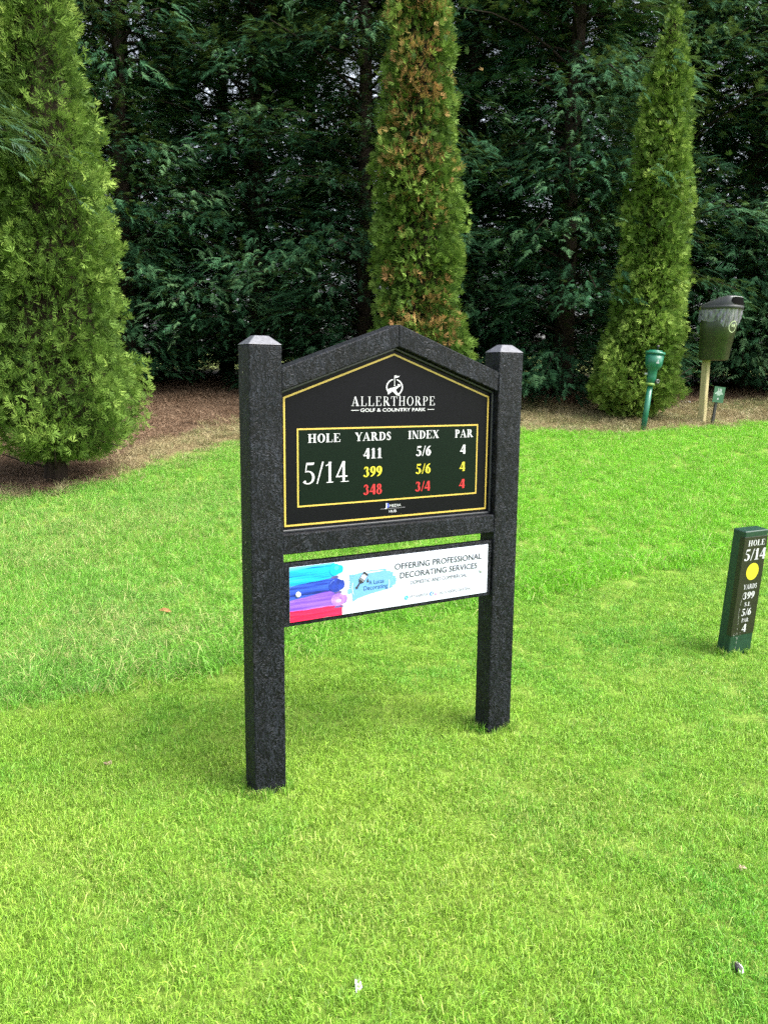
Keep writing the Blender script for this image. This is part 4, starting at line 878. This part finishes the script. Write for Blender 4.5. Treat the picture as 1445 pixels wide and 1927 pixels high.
ob('text_rows', flat(LN, PYs, 0), plt_, simple('pale_sign_print', (.60, .72, .66), None, 40, .5))
ob('emblem', flat([[(-.012, zt2-.175), (.014, zt2-.175), (.001, zt2-.148)]], PYs, 0), plt_, M_WHT)

# ------------------------------------------------------------------ small things lying on the ground
def scrap(name, label, cat, px, py, pts, m_, lift=.012, thick=.002, rz=0):
    g_ = ground_pt(px, py); o = MB(); n = len(pts)
    v = [(x, y, .006*math.sin(i_*1.7)) for i_, (x, y) in enumerate(pts)]; o.add(v + [(x, y, z_-thick) for x, y, z_ in v], [tuple(range(n)), tuple(range(2*n-1, n-1, -1))] + [(i_, n+i_, n+(i_+1) % n, (i_+1) % n) for i_ in range(n)])
    q = o.build(name, None, m_); q.location = (g_[0], g_[1], g_[2]+lift); q.rotation_euler = (.3, .15, rz); return tag(q, label, cat)
rzz = math.atan2(RH[1], RH[0])
M_FEA = simple('white_down', (.82, .82, .84), None, 60, .8)
scrap('feather', 'small white feather in the short grass at the bottom centre', 'feather', 674, 1876, [(-.004, -.020), (.005, -.014), (.011, -.002), (.009, .008), (.003, .013), (.002, .022), (-.002, .014), (-.008, .018), (-.009, .004)], M_FEA, .030, rz=rzz)
scrap('fallen_leaf', 'curled brown fallen leaf in the rough grass left of the signboard', 'leaf', 311, 1162, [(-.035, -.012), (-.01, -.020), (.02, -.014), (.042, .0), (.018, .014), (-.012, .016), (-.03, .008)], simple('brown_leaf', (.16, .06, .02), (.24, .10, .03), 50, .7), .045, rz=rzz)
g_ = ground_pt(1387, 1838)
dr = MB(); n = 12
for i_ in range(6):
    t_ = i_/5
dr.lathe([(.003, -.006), (.011, -.003), (.013, .003), (.009, .009), (.003, .012)], 12)
do = dr.build('bird_dropping', None, None, True); do.scale = (.9, 1.35, 1.0); do.location = (g_[0], g_[1], g_[2]+.022); do.rotation_euler = (.2, .1, rzz+.3)
M_DR, _t, _b = mat('dropping_black_white', .6, .4); _t.links.new(ramp(_t, noise(_t, 55, 2, vec=objco(_t)).outputs[0], [(.50, (.02, .02, .02)), (.54, (.70, .70, .68))]).outputs[0], _b.inputs['Base Color']); do.data.materials.append(M_DR)
tag(do, 'black and white bird dropping in the grass near the bottom right corner', 'dropping')
for px, py, lab in ((1393, 1646, 'small pale worm cast in the lawn right of the signboard, above the bird dropping'), (203, 1447, 'small pale worm cast in the lawn left of the left post foot')):
    g_ = ground_pt(px, py); wc = MB(); rw = random.Random(px)
    for k in range(7): wc.tube([(rw.uniform(-.014, .014), rw.uniform(-.01, .01), rw.uniform(0, .008)) for _ in range(4)], .0028, 6)
    q = wc.build('worm_cast', None, simple('earth_cast', (.26, .18, .12), (.36, .27, .19), 60, .9), True); q.location = (g_[0], g_[1], g_[2]+.018); tag(q, lab, 'worm cast')
twig_spots = [(60, 930), (170, 905), (352, 800), (410, 815), (1010, 768), (1120, 775), (1265, 770), (1400, 765)]
for k_, (px, py) in enumerate(twig_spots):
    g_ = ground_pt(px, py); rw = random.Random(px); a_ = rw.uniform(0, 3.14); L_ = rw.uniform(.10, .22); tw = MB()
    tw.tube([(-L_*math.cos(a_), -L_*math.sin(a_), .012), (0, .01, .03), (L_*math.cos(a_+.25), L_*math.sin(a_+.25), .015)], [.005, .004, .002], 5); tw.tube([(0, .01, .028), (.3*L_*math.cos(a_+1), .3*L_*math.sin(a_+1), .04)], [.003, .001], 4)
    q = tw.build('fallen_twig', None, M_BARK); q.location = (g_[0], g_[1], g_[2]+.01)
    tag(q, ['twig lying on the brown soil at the far left edge, below the left column tree', 'twig on the brown soil right of the left column tree trunk', 'twig on the needle litter left of the signboard, nearer the left column tree', 'twig on the litter just left of the left signboard post', 'twig on the dry grass just right of the right signboard post', 'twig on the dry grass left of the pointed column tree', 'twig between the pointed column tree and the bin post', 'twig on the litter right of the small stake sign'][k_], 'twig', 'twigs lying under the trees')
# white litter scraps under the conifers by the ball washer
g_ = ground_pt(1292, 757); sc_ = MB(); rw = random.Random(9)
for k in range(9): 
    x_, y_ = RH[0]*rw.uniform(-.12, .12), RH[1]*rw.uniform(-.12, .12); s_ = rw.uniform(.01, .025); sc_.lathe([(s_, 0), (s_*1.1, .012), (s_*.3, .025)], 7, x_, y_)
q = sc_.build('white_chippings', None, simple('pale_chippings', (.55, .55, .56), None, 30, .8)); q.location = tuple(g_); tag(q, 'scatter of small white chippings on the litter left of the bin post', 'chippings', kind='stuff')
